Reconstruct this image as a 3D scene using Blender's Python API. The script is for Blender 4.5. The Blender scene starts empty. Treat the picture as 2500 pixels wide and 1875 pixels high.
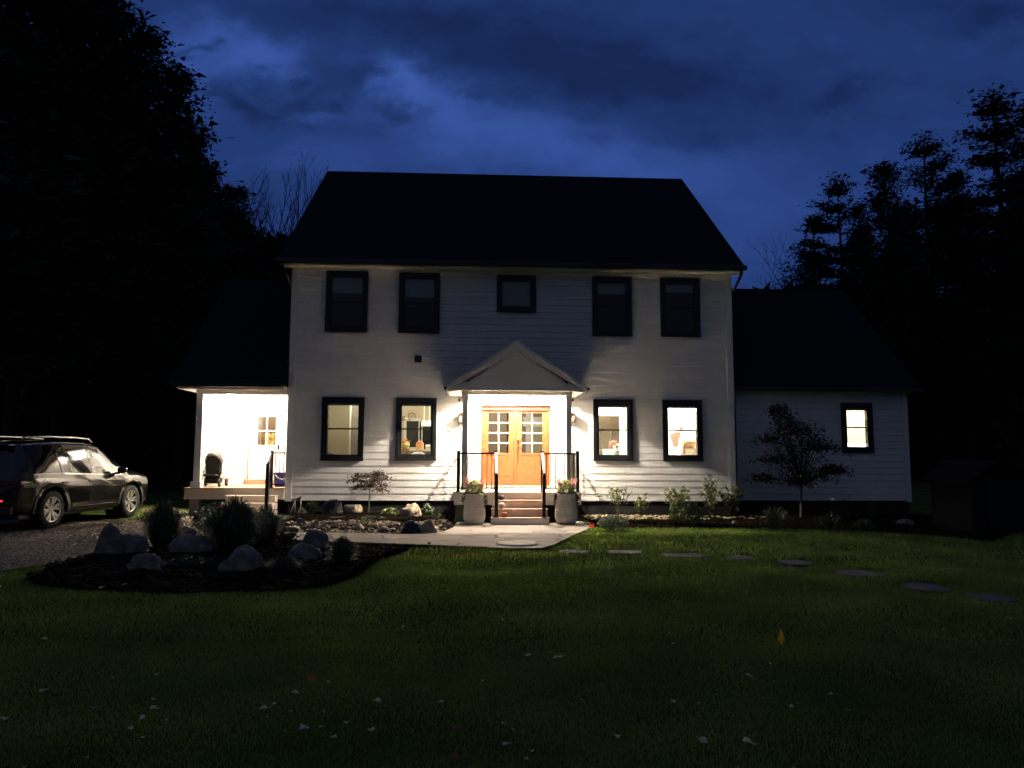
import bpy, bmesh, math, random
import numpy as np
from mathutils import Vector, Matrix, noise
R = math.radians
C = bpy.context.scene.collection
sc = bpy.context.scene
random.seed(7); np.random.seed(7)

# ------------------------------------------------------------------ camera
F, CAMY, CAMZ = 1805.0, -19.4, 1.56          # focal length in pixels of a 2500 px wide frame; the facade is the plane y = 0
YAW, PITCH, ROLL = R(2.67), R(5.5), R(0.26)
def cam_axes():
    cy, sy, cp, sp = math.cos(YAW), math.sin(YAW), math.cos(PITCH), math.sin(PITCH)
    fw = Vector((sy*cp, cy*cp, sp)); r = Vector((cy, -sy, 0)); u = r.cross(fw)
    cr, sr = math.cos(ROLL), math.sin(ROLL)
    return cr*r + sr*u, -sr*r + cr*u, fw
RX, UP, FW = cam_axes()
def ray(px, py): return FW + RX*((px-1250)/F) + UP*((937.5-py)/F)
_d = ray(1258, 1080); CAMX = -_d.x*(-CAMY)/_d.y      # x = 0 is the middle of the front door
CAM = Vector((CAMX, CAMY, CAMZ))
def on_y(px, py, y=0.0):
    d = ray(px, py); return CAM + d*((y-CAMY)/d.y)
def on_z(px, py, z=0.0):
    d = ray(px, py); return CAM + d*((z-CAMZ)/d.z)
cd = bpy.data.cameras.new('camera'); cam = bpy.data.objects.new('camera', cd); C.objects.link(cam)
cam.matrix_world = Matrix.Translation(CAM) @ Matrix((RX, UP, -FW)).transposed().to_4x4()
cd.sensor_width = 36; cd.lens = F/2500*36; cd.clip_start = 0.1; cd.clip_end = 2000
sc.camera = cam

# ------------------------------------------------------------------ materials
MATS = {}
def M(name, col, rough=.6, metal=0, var=.12, scale=6, bump=0, bscale=60, coat=0, emit=None, estr=0, spec=.5, col2=None, trans=0):
    m = bpy.data.materials.new(name); m.use_nodes = True; nt = m.node_tree; N = nt.nodes; L = nt.links
    b = N['Principled BSDF']; tc = N.new('ShaderNodeTexCoord')
    n = N.new('ShaderNodeTexNoise'); n.inputs['Scale'].default_value = scale; n.inputs['Detail'].default_value = 6
    L.new(tc.outputs['Object'], n.inputs['Vector'])
    r = N.new('ShaderNodeValToRGB'); c2 = col2 or tuple(min(1, c*(1+var)) for c in col)
    r.color_ramp.elements[0].position = .3; r.color_ramp.elements[1].position = .7
    r.color_ramp.elements[0].color = (*[c*(1-var) for c in col], 1); r.color_ramp.elements[1].color = (*c2, 1)
    L.new(n.outputs['Fac'], r.inputs['Fac']); L.new(r.outputs['Color'], b.inputs['Base Color'])
    b.inputs['Roughness'].default_value = rough; b.inputs['Metallic'].default_value = metal
    b.inputs['Specular IOR Level'].default_value = spec; b.inputs['Coat Weight'].default_value = coat
    b.inputs['Coat Roughness'].default_value = .03
    if emit: b.inputs['Emission Color'].default_value = (*emit, 1); b.inputs['Emission Strength'].default_value = estr
    if bump:
        n2 = N.new('ShaderNodeTexNoise'); n2.inputs['Scale'].default_value = bscale; n2.inputs['Detail'].default_value = 5
        L.new(tc.outputs['Object'], n2.inputs['Vector'])
        bp = N.new('ShaderNodeBump'); bp.inputs['Strength'].default_value = bump; bp.inputs['Distance'].default_value = .02
        L.new(n2.outputs['Fac'], bp.inputs['Height']); L.new(bp.outputs['Normal'], b.inputs['Normal'])
    if trans:
        t = N.new('ShaderNodeBsdfTranslucent'); L.new(r.outputs['Color'], t.inputs['Color'])
        mx = N.new('ShaderNodeMixShader'); mx.inputs[0].default_value = trans
        L.new(b.outputs[0], mx.inputs[1]); L.new(t.outputs[0], mx.inputs[2]); L.new(mx.outputs[0], N['Material Output'].inputs[0])
    MATS[name] = m; return m
def glassmat(name, tint=(1, 1, 1), refl=.5):
    m = bpy.data.materials.new(name); m.use_nodes = True; nt = m.node_tree; N = nt.nodes; L = nt.links
    N.remove(N['Principled BSDF'])
    t = N.new('ShaderNodeBsdfTransparent'); t.inputs[0].default_value = (*tint, 1)
    g = N.new('ShaderNodeBsdfGlossy'); g.inputs['Roughness'].default_value = .02
    f = N.new('ShaderNodeFresnel'); f.inputs[0].default_value = 1.45
    tc = N.new('ShaderNodeTexCoord'); nz = N.new('ShaderNodeTexNoise'); nz.inputs['Scale'].default_value = 1.5
    L.new(tc.outputs['Object'], nz.inputs['Vector']); bp = N.new('ShaderNodeBump'); bp.inputs['Strength'].default_value = .03
    L.new(nz.outputs['Fac'], bp.inputs['Height']); L.new(bp.outputs['Normal'], g.inputs['Normal'])
    mp = N.new('ShaderNodeMath'); mp.operation = 'MULTIPLY'; mp.inputs[1].default_value = refl*2; L.new(f.outputs[0], mp.inputs[0])
    mx = N.new('ShaderNodeMixShader'); L.new(mp.outputs[0], mx.inputs[0]); L.new(t.outputs[0], mx.inputs[1]); L.new(g.outputs[0], mx.inputs[2])
    L.new(mx.outputs[0], N['Material Output'].inputs[0]); MATS[name] = m; return m

white = M('white_siding_paint', (.80, .80, .79), .55, var=.06, scale=2.2, bump=.08, bscale=90)
def butt_joints(m):                               # faint board-end joints and rain streaks on the lap siding
    nt = m.node_tree; N = nt.nodes; L = nt.links; b = N['Principled BSDF']; src = b.inputs['Base Color'].links[0].from_socket
    tc = N.new('ShaderNodeTexCoord'); s = N.new('ShaderNodeSeparateXYZ'); L.new(tc.outputs['Object'], s.inputs[0]); c = N.new('ShaderNodeCombineXYZ'); L.new(s.outputs[0], c.inputs[0])
    z = N.new('ShaderNodeMath'); z.operation = 'SUBTRACT'; z.inputs[1].default_value = .38; L.new(s.outputs[2], z.inputs[0]); L.new(z.outputs[0], c.inputs[1])
    br = N.new('ShaderNodeTexBrick'); br.inputs['Scale'].default_value = 1; br.inputs['Brick Width'].default_value = 3.66; br.inputs['Row Height'].default_value = .178; br.inputs['Mortar Size'].default_value = .005; br.offset = .37; br.offset_frequency = 3; br.squash = .8; br.squash_frequency = 2
    br.inputs['Color1'].default_value = (1, 1, 1, 1); br.inputs['Color2'].default_value = (.94, .94, .935, 1); br.inputs['Mortar'].default_value = (.80, .80, .80, 1); L.new(c.outputs[0], br.inputs['Vector'])
    n = N.new('ShaderNodeTexNoise'); mp = N.new('ShaderNodeMapping'); mp.inputs['Scale'].default_value = (5, 5, .5); L.new(tc.outputs['Object'], mp.inputs[0]); L.new(mp.outputs[0], n.inputs['Vector']); n.inputs['Detail'].default_value = 5
    r = N.new('ShaderNodeMapRange'); r.inputs[3].default_value = .92; r.inputs[4].default_value = 1.06; L.new(n.outputs['Fac'], r.inputs[0])
    m1 = N.new('ShaderNodeMix'); m1.data_type = 'RGBA'; m1.blend_type = 'MULTIPLY'; m1.inputs['Factor'].default_value = 1; L.new(src, m1.inputs['A']); L.new(br.outputs['Color'], m1.inputs['B'])
    m2 = N.new('ShaderNodeVectorMath'); m2.operation = 'SCALE'; L.new(m1.outputs['Result'], m2.inputs[0]); L.new(r.outputs[0], m2.inputs['Scale']); L.new(m2.outputs[0], b.inputs['Base Color'])
butt_joints(white)
trim = M('white_trim_paint', (.80, .79, .77), .5, var=.02)
black = M('black_frame_paint', (.012, .013, .015), .35, var=.2)
blackmetal = M('black_metal', (.02, .018, .018), .3, metal=.3, var=.2)
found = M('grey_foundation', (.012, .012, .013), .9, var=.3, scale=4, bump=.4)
treadm = M('composite_decking', (.42, .25, .18), .55, var=.15, scale=12, bump=.1)
doorm = M('orange_door_paint', (.29, .066, .015), .5, var=.05, scale=10, bump=.05)
headm = M('shaded_header_orange', (.13, .036, .012), .5, var=.05)  # door orange darkened, the drip cap's shadow put into the colour
bronze = M('bronze_hardware', (.16, .09, .06), .35, metal=.8)
ceilm = M('ceiling_paint', (.78, .77, .74), .6, var=.02)
pane_m = glassmat('window_glass', (.94, .96, .95), .6)
darkpane = glassmat('tinted_glass', (.05, .055, .06), 1.0)
shade_m = M('roller_shade', (.62, .66, .70), .8, var=.05, scale=2)
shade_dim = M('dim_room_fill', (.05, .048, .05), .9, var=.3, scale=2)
blind_m = M('lit_cream_blind', (.72, .69, .60), .8, var=.03, trans=.6)
gut = M('black_gutter', (.015, .015, .017), .35)
foliage = M('dark_pine_needles', (.026, .034, .026), .8, var=.5, scale=.8)
bark = M('pine_bark', (.016, .012, .009), .9, var=.3, scale=4, bump=.6, bscale=12)
rocky = M('granite_boulder', (.22, .19, .16), .9, var=.5, scale=7, spec=.2, bump=1, bscale=30)
rockdark = M('shade_dark_boulder', (.045, .045, .05), .85, var=.4, scale=9, bump=.7, bscale=30)  # rock with the shade of the backlit front face put into its colour
rocktan = M('tan_fieldstone', (.42, .35, .25), .85, var=.3, scale=9, bump=.6, bscale=30)
rockpink = M('pinkish_fieldstone', (.40, .27, .20), .85, var=.3, scale=9, bump=.6, bscale=30)
mulch = M('dark_mulch', (.006, .004, .0035), .95, var=.5, scale=30, bump=1, bscale=60, col2=(.016, .011, .008), spec=0)
soilm = M('soil', (.03, .02, .012), .95, bump=.5, spec=.1)
leafg = M('shrub_leaves_green', (.075, .12, .035), .55, var=.35, scale=7, trans=.2)
leafl = M('pale_shrub_leaves', (.20, .24, .09), .55, var=.3, scale=7, trans=.25)
leafd = M('dark_shrub_leaves', (.065, .085, .04), .6, var=.4, scale=9, trans=.15)
leafb = M('bright_green_leaves', (.05, .16, .03), .5, var=.3, scale=7, trans=.2)
leafm = M('maroon_maple_leaves', (.085, .05, .035), .6, var=.4, scale=7, trans=.25)
leafs = M('grey_green_leaves', (.13, .17, .11), .6, var=.3, scale=10, trans=.15)
stemm = M('brown_stems', (.10, .075, .05), .8, var=.3)
dryg = M('dry_grass', (.30, .24, .13), .7, var=.3, trans=.2)

# ------------------------------------------------------------------ mesh helpers
class MB:
    def __init__(s): s.v = []; s.f = []; s.mi = []; s.cur = 0
    def add(s, vs, fs):
        o = len(s.v); s.v += [tuple(v) for v in vs]; s.f += [tuple(i+o for i in f) for f in fs]; s.mi += [s.cur]*len(fs); return s
    def box(s, x0, x1, y0, y1, z0, z1, mat=None):
        vs = [(x, y, z) for x in (x0, x1) for y in (y0, y1) for z in (z0, z1)]
        if mat is not None: vs = [mat @ Vector(v) for v in vs]
        return s.add(vs, [(0,1,3,2),(4,6,7,5),(0,4,5,1),(2,3,7,6),(0,2,6,4),(1,5,7,3)])
    def quad(s, a, b, c, d): return s.add([a, b, c, d], [(0,1,2,3)])
    def tube(s, pts, rad, n=8, caps=True):
        pts = [Vector(p) for p in pts]; rad = rad if isinstance(rad, (list, tuple)) else [rad]*len(pts)
        rings = []; ref = None
        for i, p in enumerate(pts):
            t = (pts[min(i+1, len(pts)-1)] - pts[max(i-1, 0)]).normalized()
            if ref is None:
                ref = t.cross(Vector((0, 0, 1)))
                if ref.length < .1: ref = t.cross(Vector((1, 0, 0)))
            ref = (ref - t*ref.dot(t)).normalized(); b = t.cross(ref)
            rings.append([p + (ref*math.cos(2*math.pi*k/n) + b*math.sin(2*math.pi*k/n))*rad[i] for k in range(n)])
        vs = [v for r in rings for v in r]; fs = []
        for i in range(len(pts)-1):
            for k in range(n):
                a = i*n+k; c = i*n+(k+1) % n; fs.append((a, c, c+n, a+n))
        if caps: fs.append(tuple(range(n))[::-1]); fs.append(tuple(range((len(pts)-1)*n, len(pts)*n)))
        return s.add(vs, fs)
    def lathe(s, prof, n=24, c=(0, 0, 0), axis='z'):
        vs = []; fs = []
        for (r, z) in prof:
            for k in range(n):
                a = 2*math.pi*k/n
                p = (r*math.cos(a), r*math.sin(a), z)
                if axis == 'y': p = (r*math.cos(a), z, r*math.sin(a))
                if axis == 'x': p = (z, r*math.cos(a), r*math.sin(a))
                vs.append((p[0]+c[0], p[1]+c[1], p[2]+c[2]))
        for i in range(len(prof)-1):
            for k in range(n): a = i*n+k; b = i*n+(k+1) % n; fs.append((a, b, b+n, a+n))
        return s.add(vs, fs)
    def prism(s, poly, y0, y1, mat=None):        # poly in (x, z), swept along y
        n = len(poly); vs = [Vector((x, y0, z)) for x, z in poly] + [Vector((x, y1, z)) for x, z in poly]
        if mat is not None: vs = [mat @ v for v in vs]
        return s.add(vs, [tuple(range(n)), tuple(range(n, 2*n))[::-1]] + [(i, i+n, (i+1) % n+n, (i+1) % n) for i in range(n)])
    def build(s, name, mat, parent=None, loc=None, smooth=False, bevel=0, norm=True):
        me = bpy.data.meshes.new(name); 
        off = Vector(loc) if loc is not None else Vector((0, 0, 0))
        me.from_pydata([tuple(Vector(v)-off) for v in s.v], [], s.f)
        mats = mat if isinstance(mat, (list, tuple)) else [mat]
        for m in mats: me.materials.append(m)
        if len(mats) > 1: me.polygons.foreach_set('material_index', s.mi)
        if norm:
            bm = bmesh.new(); bm.from_mesh(me); bmesh.ops.recalc_face_normals(bm, faces=bm.faces); bm.to_mesh(me); bm.free()
        if smooth: me.polygons.foreach_set('use_smooth', [True]*len(me.polygons))
        me.update()
        o = bpy.data.objects.new(name, me); C.objects.link(o); o.location = off
        if parent is not None:
            o.parent = parent; o.location = off
        if bevel:
            b = o.modifiers.new('bevel', 'BEVEL'); b.width = bevel; b.segments = 2; b.limit_method = 'ANGLE'
        return o
def tag(o, label, cat, group=None, kind=None):
    if label: o['label'] = label
    if cat: o['category'] = cat
    if group: o['group'] = group
    if kind: o['kind'] = kind
    return o
def empty(name, loc, label, cat, group=None, rz=0):
    o = bpy.data.objects.new(name, None); C.objects.link(o); o.location = loc; o.rotation_euler.z = rz
    o.empty_display_size = .2
    return tag(o, label, cat, group)
def copy_tree(o, parent=None):
    c = o.copy(); C.objects.link(c); c.parent = parent
    for ch in [x for x in o.children]: copy_tree(ch, c)
    return c
def struct(o): o['kind'] = 'structure'; return o
def subtract(a, b, holes):
    segs = [(a, b)]
    for h0, h1 in holes:
        out = []
        for s0, s1 in segs:
            if h1 <= s0 or h0 >= s1: out.append((s0, s1)); continue
            if h0 > s0: out.append((s0, h0))
            if h1 < s1: out.append((h1, s1))
        segs = out
    return segs
def siding(mb, O, U, Nn, u0, u1, z0, z1, holes=(), expo=.178, top=None):
    """lap boards: O a point with u=0, U along the wall, Nn outward; holes = (u0,u1,z0,z1); top(u) optional gable limit"""
    O, U, Nn = Vector(O), Vector(U), Vector(Nn); k = 0
    P = lambda u, z, o: Vector((O.x+U.x*u+Nn.x*o, O.y+U.y*u+Nn.y*o, z))
    while z0+k*expo < z1-1e-6:
        za = z0+k*expo; zb = min(za+expo, z1); k += 1
        cuts = sorted({za, zb} | {h for H in holes for h in H[2:4] if za < h < zb})
        off = lambda z: .017-.013*(z-za)/expo
        for c0, c1 in zip(cuts, cuts[1:]):
            hs = [(H[0], H[1]) for H in holes if H[2] < c1-1e-6 and H[3] > c0+1e-6]
            for s0, s1 in subtract(u0, u1, hs):
                mb.quad(P(s0, c0, off(c0)), P(s1, c0, off(c0)), P(s1, c1, off(c1)), P(s0, c1, off(c1)))
                if c0 == za: mb.quad(P(s0, c0, .0), P(s1, c0, .0), P(s1, c0, .017), P(s0, c0, .017))
    return mb
def sheet(mb, x0, x1, z0, z1, y, holes):         # plain vertical sheet with openings, facing -y
    zs = sorted({z0, z1} | {h for H in holes for h in H[2:4] if z0 < h < z1})
    for c0, c1 in zip(zs, zs[1:]):
        for s0, s1 in subtract(x0, x1, [(H[0], H[1]) for H in holes if H[2] < c1-1e-6 and H[3] > c0+1e-6]):
            mb.quad((s0, y, c0), (s1, y, c0), (s1, y, c1), (s0, y, c1))
# ================================================================== HOUSE
house = empty('house', (0, 0, 0), 'white two storey farmhouse with dark roof, black windows and lit gabled entry porch', 'house')
def part(mb, name, mat, parent=house, **k): return mb.build(name, mat, parent, **k)
XL, XR = on_y(708, 900).x, on_y(1788, 900).x
Z0, ZT, FL = .38, 6.46, .74                     # siding bottom, wall top, ground floor level
def wrect(tl, tr, bl, br):                       # four measured corners on the facade -> upright rectangle
    a, b, c, d = (on_y(*p) for p in (tl, tr, bl, br))
    return ((a.x+c.x)/2, (b.x+d.x)/2, (c.z+d.z)/2, (a.z+b.z)/2)
UPPER = [wrect((797.5,662),(899.4,664),(794.5,809),(896.7,811.6)), wrect((975.4,665.7),(1075,668.4),(973,813),(1073,814.3)),
         wrect((1213,672),(1309,673),(1213,761),(1308,762)), wrect((1445,675.5),(1541,677),(1446,820),(1542,821)),
         wrect((1611,679),(1707,680),(1613,822.7),(1709,823.4))]
LOWER = [wrect((788.7,970),(891.5,970.5),(782,1124),(886,1124)), wrect((968.5,971.9),(1067.5,972),(964.5,1123),(1064,1123.5)),
         wrect((1447.3,976),(1543.8,976),(1448.8,1124),(1545,1124.5)), wrect((1615.5,977),(1712,977.5),(1619,1124.8),(1716,1125))]
WY = .5                                          # wing wall plane
CW = .15                                         # visible black frame width
inner = lambda w: (w[0]+.05, w[1]-.05, w[2]+.05, w[3]-.05)
DX0, DX1 = on_y(1174.5, 1100).x, on_y(1342, 1100).x
DZ1 = on_y(1258, 990).z
DH = (DX0, DX1, FL, DZ1)
holes = [inner(w) for w in UPPER+LOWER] + [DH]
mb = MB(); siding(mb, (0, 0, 0), (1, 0, 0), (0, -1, 0), XL+.15, XR-.15, Z0, ZT, holes)
DEP = 10.6
siding(mb, (XL, 0, 0), (0, 1, 0), (-1, 0, 0), .02, DEP, Z0, ZT); siding(mb, (XR, 0, 0), (0, 1, 0), (1, 0, 0), .02, DEP, Z0, ZT)
siding(mb, (0, DEP, 0), (1, 0, 0), (0, 1, 0), XL, XR, Z0, ZT)
sheet(mb, XL, XR, Z0, ZT, .003, holes)
for X in (XL, XR):                               # gable ends
    mb.add([(X, 0, ZT), (X, DEP, ZT), (X, 5.45, 11.1)], [(0, 1, 2)])
part(mb, 'wall', white, norm=False)
for X, s in ((XL, 1), (XR, -1)):
    mb = MB(); mb.box(min(X-.022*s, X+.15*s), max(X-.022*s, X+.15*s), -.026, 0, Z0-.02, ZT-.14)
    mb.box(min(X-.024*s, X), max(X-.024*s, X), 0, .15, Z0-.02, ZT-.14)
    part(mb, 'corner_board', trim, bevel=.003)
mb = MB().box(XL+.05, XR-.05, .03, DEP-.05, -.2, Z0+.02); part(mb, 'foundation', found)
mb = MB().box(XL-.02, XR+.02, -.032, 0, ZT-.14, ZT); mb.box(XL-.24, XR+.22, -.34, 0, ZT, ZT+.025)
mb.box(XL-.24, XR+.22, -.36, -.342, ZT-.01, ZT+.15); part(mb, 'eave_trim', trim)
# roof
def roofmat(name, base, sc_=1):
    m = M(name, base, .95, var=.35, scale=14, spec=.1); nt = m.node_tree; N = nt.nodes; L = nt.links
    br = N.new('ShaderNodeTexBrick'); br.inputs['Scale'].default_value = 1; br.inputs['Brick Width'].default_value = .3
    br.inputs['Row Height'].default_value = .14; br.inputs['Mortar Size'].default_value = .008
    tc = N.new('ShaderNodeTexCoord'); L.new(tc.outputs['Object'], br.inputs['Vector'])
    bp = N.new('ShaderNodeBump'); bp.inputs['Strength'].default_value = .5; bp.inputs['Distance'].default_value = .02; bp.invert = True
    L.new(br.outputs['Fac'], bp.inputs['Height']); L.new(bp.outputs['Normal'], N['Principled BSDF'].inputs['Normal'])
    return m
shingle = roofmat('asphalt_shingles', (.016, .017, .022))
def gable_roof(x0, x1, ye, ze, yr, zr, yb, zb, th=.09, name='roof', parent=house):
    mb = MB()
    mb.add([(x0, ye, ze), (x1, ye, ze), (x1, yr, zr), (x0, yr, zr), (x1, yb, zb), (x0, yb, zb),
            (x0, ye, ze-th), (x1, ye, ze-th), (x1, yr, zr-th*1.3), (x0, yr, zr-th*1.3), (x1, yb, zb-th), (x0, yb, zb-th)],
           [(0,1,2,3), (3,2,4,5), (6,7,8,9), (9,8,10,11), (0,1,7,6), (5,4,10,11), (0,3,9,6), (3,5,11,9), (1,2,8,7), (2,4,10,8)])
    return part(mb, name, shingle, parent)
slope = (11.02-6.62)/(4.86+.36)
gable_roof(XL-.32, XR+.27, -.40, 6.60, 5.45, 11.25, DEP+1.0, 6.60)
mb = MB().box(XL-.34, XR+.29, -.52, -.405, 6.48, 6.60)
part(mb, 'gutter', gut, bevel=.015)
def downspout(x, y, zt, zb, sx):
    mb = MB().tube([(x+.16*sx, -.46, zt+.02), (x+.15*sx, -.44, zt-.12), (x+.05*sx, -.1, zt-.48), (x+.05*sx, .06, zt-.58), (x+.05*sx, .06, zb+.1), (x+.05*sx, -.12, zb)], .038, 8)
    part(mb, 'downspout', gut, smooth=True)
downspout(XR, 0, 6.48, .12, 1); downspout(XL, 0, 6.48, 3.9, -1)

# windows ---------------------------------------------------------------
def window(w, y=0, double=True, shade=None, lit=False, parent=house):
    x0, x1, z0, z1 = w; mb = MB()
    def ring(mb, a, b, c, d, t, ya, yb):
        mb.box(a, b, ya, yb, d-t, d); mb.box(a, b, ya, yb, c, c+t); mb.box(a, a+t, ya, yb, c+t, d-t); mb.box(b-t, b, ya, yb, c+t, d-t)
    ring(mb, x0, x1, z0, z1, .095, y-.072, y+.0)
    mb.box(x0-.012, x1+.012, y-.088, y-.073, z0-.012, z0+.03)          # sill nose
    o = part(mb, 'window', black, parent, bevel=.004)
    s = MB(); ring(s, x0+.06, x1-.06, z0+.06, z1-.06, CW-.06, y-.035, y+.10)
    part(s, 'frame', black, o)
    if double:
        zm = (z0+z1)/2; MB().box(x0+CW, x1-CW, y-.0, y+.035, zm-.018, zm+.018).build('meeting_rail', black, o)
        MB().box(x0+CW-.01, x1-CW+.01, y+.012, y+.016, zm+.018, z1-CW+.01).build('pane', pane_m, o)
        MB().box(x0+CW-.01, x1-CW+.01, y+.020, y+.024, z0+CW-.01, zm-.018).build('pane', pane_m, o)
    else: MB().box(x0+CW-.01, x1-CW+.01, y+.012, y+.016, z0+CW-.01, z1-CW+.01).build('pane', pane_m, o)
    if shade is not None:                        # fraction of the opening covered from the top
        zs = z1-CW-(z1-z0-2*CW)*shade
        b = MB().box(x0+CW-.04, x1-CW+.04, y+.072, y+.076, zs, z1-.06); b.box(x0+CW-.02, x1-CW+.02, y+.068, y+.080, zs-.015, zs)
        b.build('roller_shade', shade_m, o)
    else:
        MB().box(x0+CW-.04, x1-CW+.04, y+.05, y+.09, z1-CW-.055, z1-CW+.05).build('shade_roll', trim, o)
    return o
shades = [.31, .36, .97, .22, .16]
for i, w in enumerate(UPPER): window(w, double=(i != 2), shade=shades[i])
for w in LOWER: window(w)
# upstairs: one dark room behind the five windows
mb = MB(); zf = 3.72
def room(x0, x1, y1, z0, z1, mat, name='interior_wall', y0=.012, parent=house, floor=None):
    mb = MB()
    mb.quad((x0, y1, z0), (x1, y1, z0), (x1, y1, z1), (x0, y1, z1))
    mb.quad((x0, y0, z0), (x0, y1, z0), (x0, y1, z1), (x0, y0, z1)); mb.quad((x1, y0, z0), (x1, y1, z0), (x1, y1, z1), (x1, y0, z1))
    mb.quad((x0, y0, z1), (x1, y0, z1), (x1, y1, z1), (x0, y1, z1)); mb.quad((x0, y0, z0), (x1, y0, z0), (x1, y1, z0), (x0, y1, z0))
    return mb.build(name, mat, parent, norm=False)
room(XL+.1, XR-.1, 4, 3.75, 6.3, shade_dim)

# vent, cameras, lanterns ------------------------------------------------
a = on_y(1013.6, 868.7); b = on_y(1029.5, 885)
mb = MB().box(a.x, b.x, -.07, -.012, b.z, a.z)
for k in range(4): mb.box(a.x-.005, b.x+.005, -.085, -.07, b.z+.01+k*.042, b.z+.03+k*.042)
part(mb, 'wall_vent', black, bevel=.004)
for px in (1122, 1397):
    p = on_y(px, 977, -.08)
    mb = MB().box(p.x-.03, p.x+.03, -.05, -.012, p.z+.01, p.z+.07)
    o = part(mb, 'security_camera', trim, bevel=.005)
    MB().lathe([(0, -.16), (.028, -.16), (.034, -.14), (.034, -.06), (.02, -.045), (0, -.045)], 16, (p.x, 0, p.z), 'y').build('camera_body', black, o, smooth=True)
for px in (1125.5, 1396):
    p = on_y(px, 1022, -.1); x, z = p.x, p.z
    mb = MB().box(x-.06, x+.06, -.045, -.012, z-.12, z+.12); mb.box(x-.015, x+.015, -.19, -.045, z+.13, z+.15); mb.box(x-.015, x+.015, -.06, -.045, z+.0, z+.15)
    o = part(mb, 'wall_lantern', bronze, bevel=.004)
    mb = MB(); h0, h1, yc, hw = z-.10, z+.09, -.14, .065
    for sx in (-1, 1):
        for sy in (-1, 1): mb.box(x+sx*hw-.008, x+sx*hw+.008, yc+sy*hw-.008, yc+sy*hw+.008, h0, h1)
    mb.box(x-hw-.012, x+hw+.012, yc-hw-.012, yc+hw+.012, h0-.015, h0+.005)
    mb.box(x-hw-.012, x+hw+.012, yc-hw-.012, yc+hw+.012, h1-.005, h1+.012)
    mb.add([(x-hw-.02, yc-hw-.02, h1+.012), (x+hw+.02, yc-hw-.02, h1+.012), (x+hw+.02, yc+hw+.02, h1+.012), (x-hw-.02, yc+hw+.02, h1+.012), (x, yc, h1+.07)],
           [(0,1,4), (1,2,4), (2,3,4), (3,0,4), (0,1,2,3)])
    mb.build('lantern_cage', bronze, o)
    gl = MB().box(x-hw+.004, x+hw-.004, yc-hw+.004, yc+hw-.004, h0+.006, h1-.006)
    gl.build('lantern_glass', MATS.get('frosted') or M('frosted', (.35, .32, .26), .25, var=.03, trans=.4), o)

# front door --------------------------------------------------------------
dz0 = FL+.03
mb = MB().box(DX0, DX0+.05, -.03, .12, dz0, DZ1-.13); mb.box(DX1-.05, DX1, -.03, .12, dz0, DZ1-.13)
mb.box(-.03, .03, -.02, .07, dz0, DZ1-.13)
fd = part(mb, 'door_frame', doorm, bevel=.004)
hd = MB().box(DX0-.015, DX1+.015, -.05, .08, DZ1-.13, DZ1); hd.build('door_header', headm, fd, bevel=.003)
MB().box(DX0-.03, DX1+.03, -.16, -.002, DZ1+.001, DZ1+.03).build('drip_cap', trim, fd, bevel=.003)
mb = MB()
for s0, s1 in ((DX0-.13, DX0-.016), (DX1+.016, DX1+.13)): mb.box(s0, s1, -.04, 0, FL, DZ1+.0)
mb.box(DX0-.13, DX1+.13, -.045, 0, DZ1+.031, DZ1+.15); part(mb, 'door_casing', trim, bevel=.003)
MB().box(DX0, DX1, -.10, .12, FL-.0, dz0).build('threshold', M('pale_threshold', (.5, .42, .33), .5), fd, bevel=.004)
def leaf(x0, x1, side):
    y0, y1 = .02, .065; zt = DZ1-.135; mb = MB()
    W = x1-x0; gx0, gx1 = x0+.135, x1-.135
    gz0 = on_y(1258, 1106).z; gz1 = on_y(1258, 1003).z-.015; gz1 = min(gz1, zt-.06)
    mb.box(x0, gx0, y0, y1, dz0, zt); mb.box(gx1, x1, y0, y1, dz0, zt); mb.box(gx0, gx1, y0, y1, gz1, zt); mb.box(gx0, gx1, y0, y1, dz0, gz0)
    mb.box(gx0-.02, gx1+.02, y0-.02, y0-.001, gz0-.05, gz0-.018)      # shelf under the glass
    cx = (gx0+gx1)/2
    for s in (-1, 1):                                                  # two raised panels
        p0, p1 = sorted((cx+s*.045, cx+s*(W/2-.14)))
        q0, q1 = dz0+.24, gz0-.15; t = .018
        mb.box(p0, p1, y0-.010, y0-.001, q0, q0+t); mb.box(p0, p1, y0-.010, y0-.001, q1-t, q1)
        mb.box(p0, p0+t, y0-.010, y0-.001, q0+t, q1-t); mb.box(p1-t, p1, y0-.010, y0-.001, q0+t, q1-t)
        mb.box(p0+.045, p1-.045, y0-.007, y0-.001, q0+.045, q1-.045)
    o = part(mb, 'front_door', doorm, bevel=.003)
    g = MB()                                                           # muntins
    g.box(cx-.016, cx+.016, y0+.004, y1-.004, gz0, gz1)
    for k in range(1, 4):
        z = gz0+(gz1-gz0)*k/4
        g.box(gx0, cx-.016, y0+.004, y1-.004, z-.016, z+.016); g.box(cx+.016, gx1, y0+.004, y1-.004, z-.016, z+.016)
    g.build('muntins', MATS.get('honey_wood') or M('honey_wood', (.60, .42, .24), .5), o)
    MB().box(gx0, gx1, y0+.022, y0+.026, gz0, gz1).build('pane', pane_m, o)
    return o
lf = leaf(DX0+.053, -.033, -1); rf = leaf(.033, DX1-.053, 1)
hx = on_y(1265, 1090).x
z = on_y(1265, 1080).z
MB().box(hx-.03, hx+.03, -.012, .018, z-.02, z+.075).build('deadbolt', bronze, rf, bevel=.004)
z = on_y(1265, 1096).z
mb = MB().box(hx-.028, hx+.028, -.006, .018, z-.07, z+.07); mb.tube([(hx, -.01, z-.04), (hx, -.06, z-.06), (hx, -.065, z-.16), (hx, -.02, z-.27)], [.012, .011, .010, .012], 8)
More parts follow.
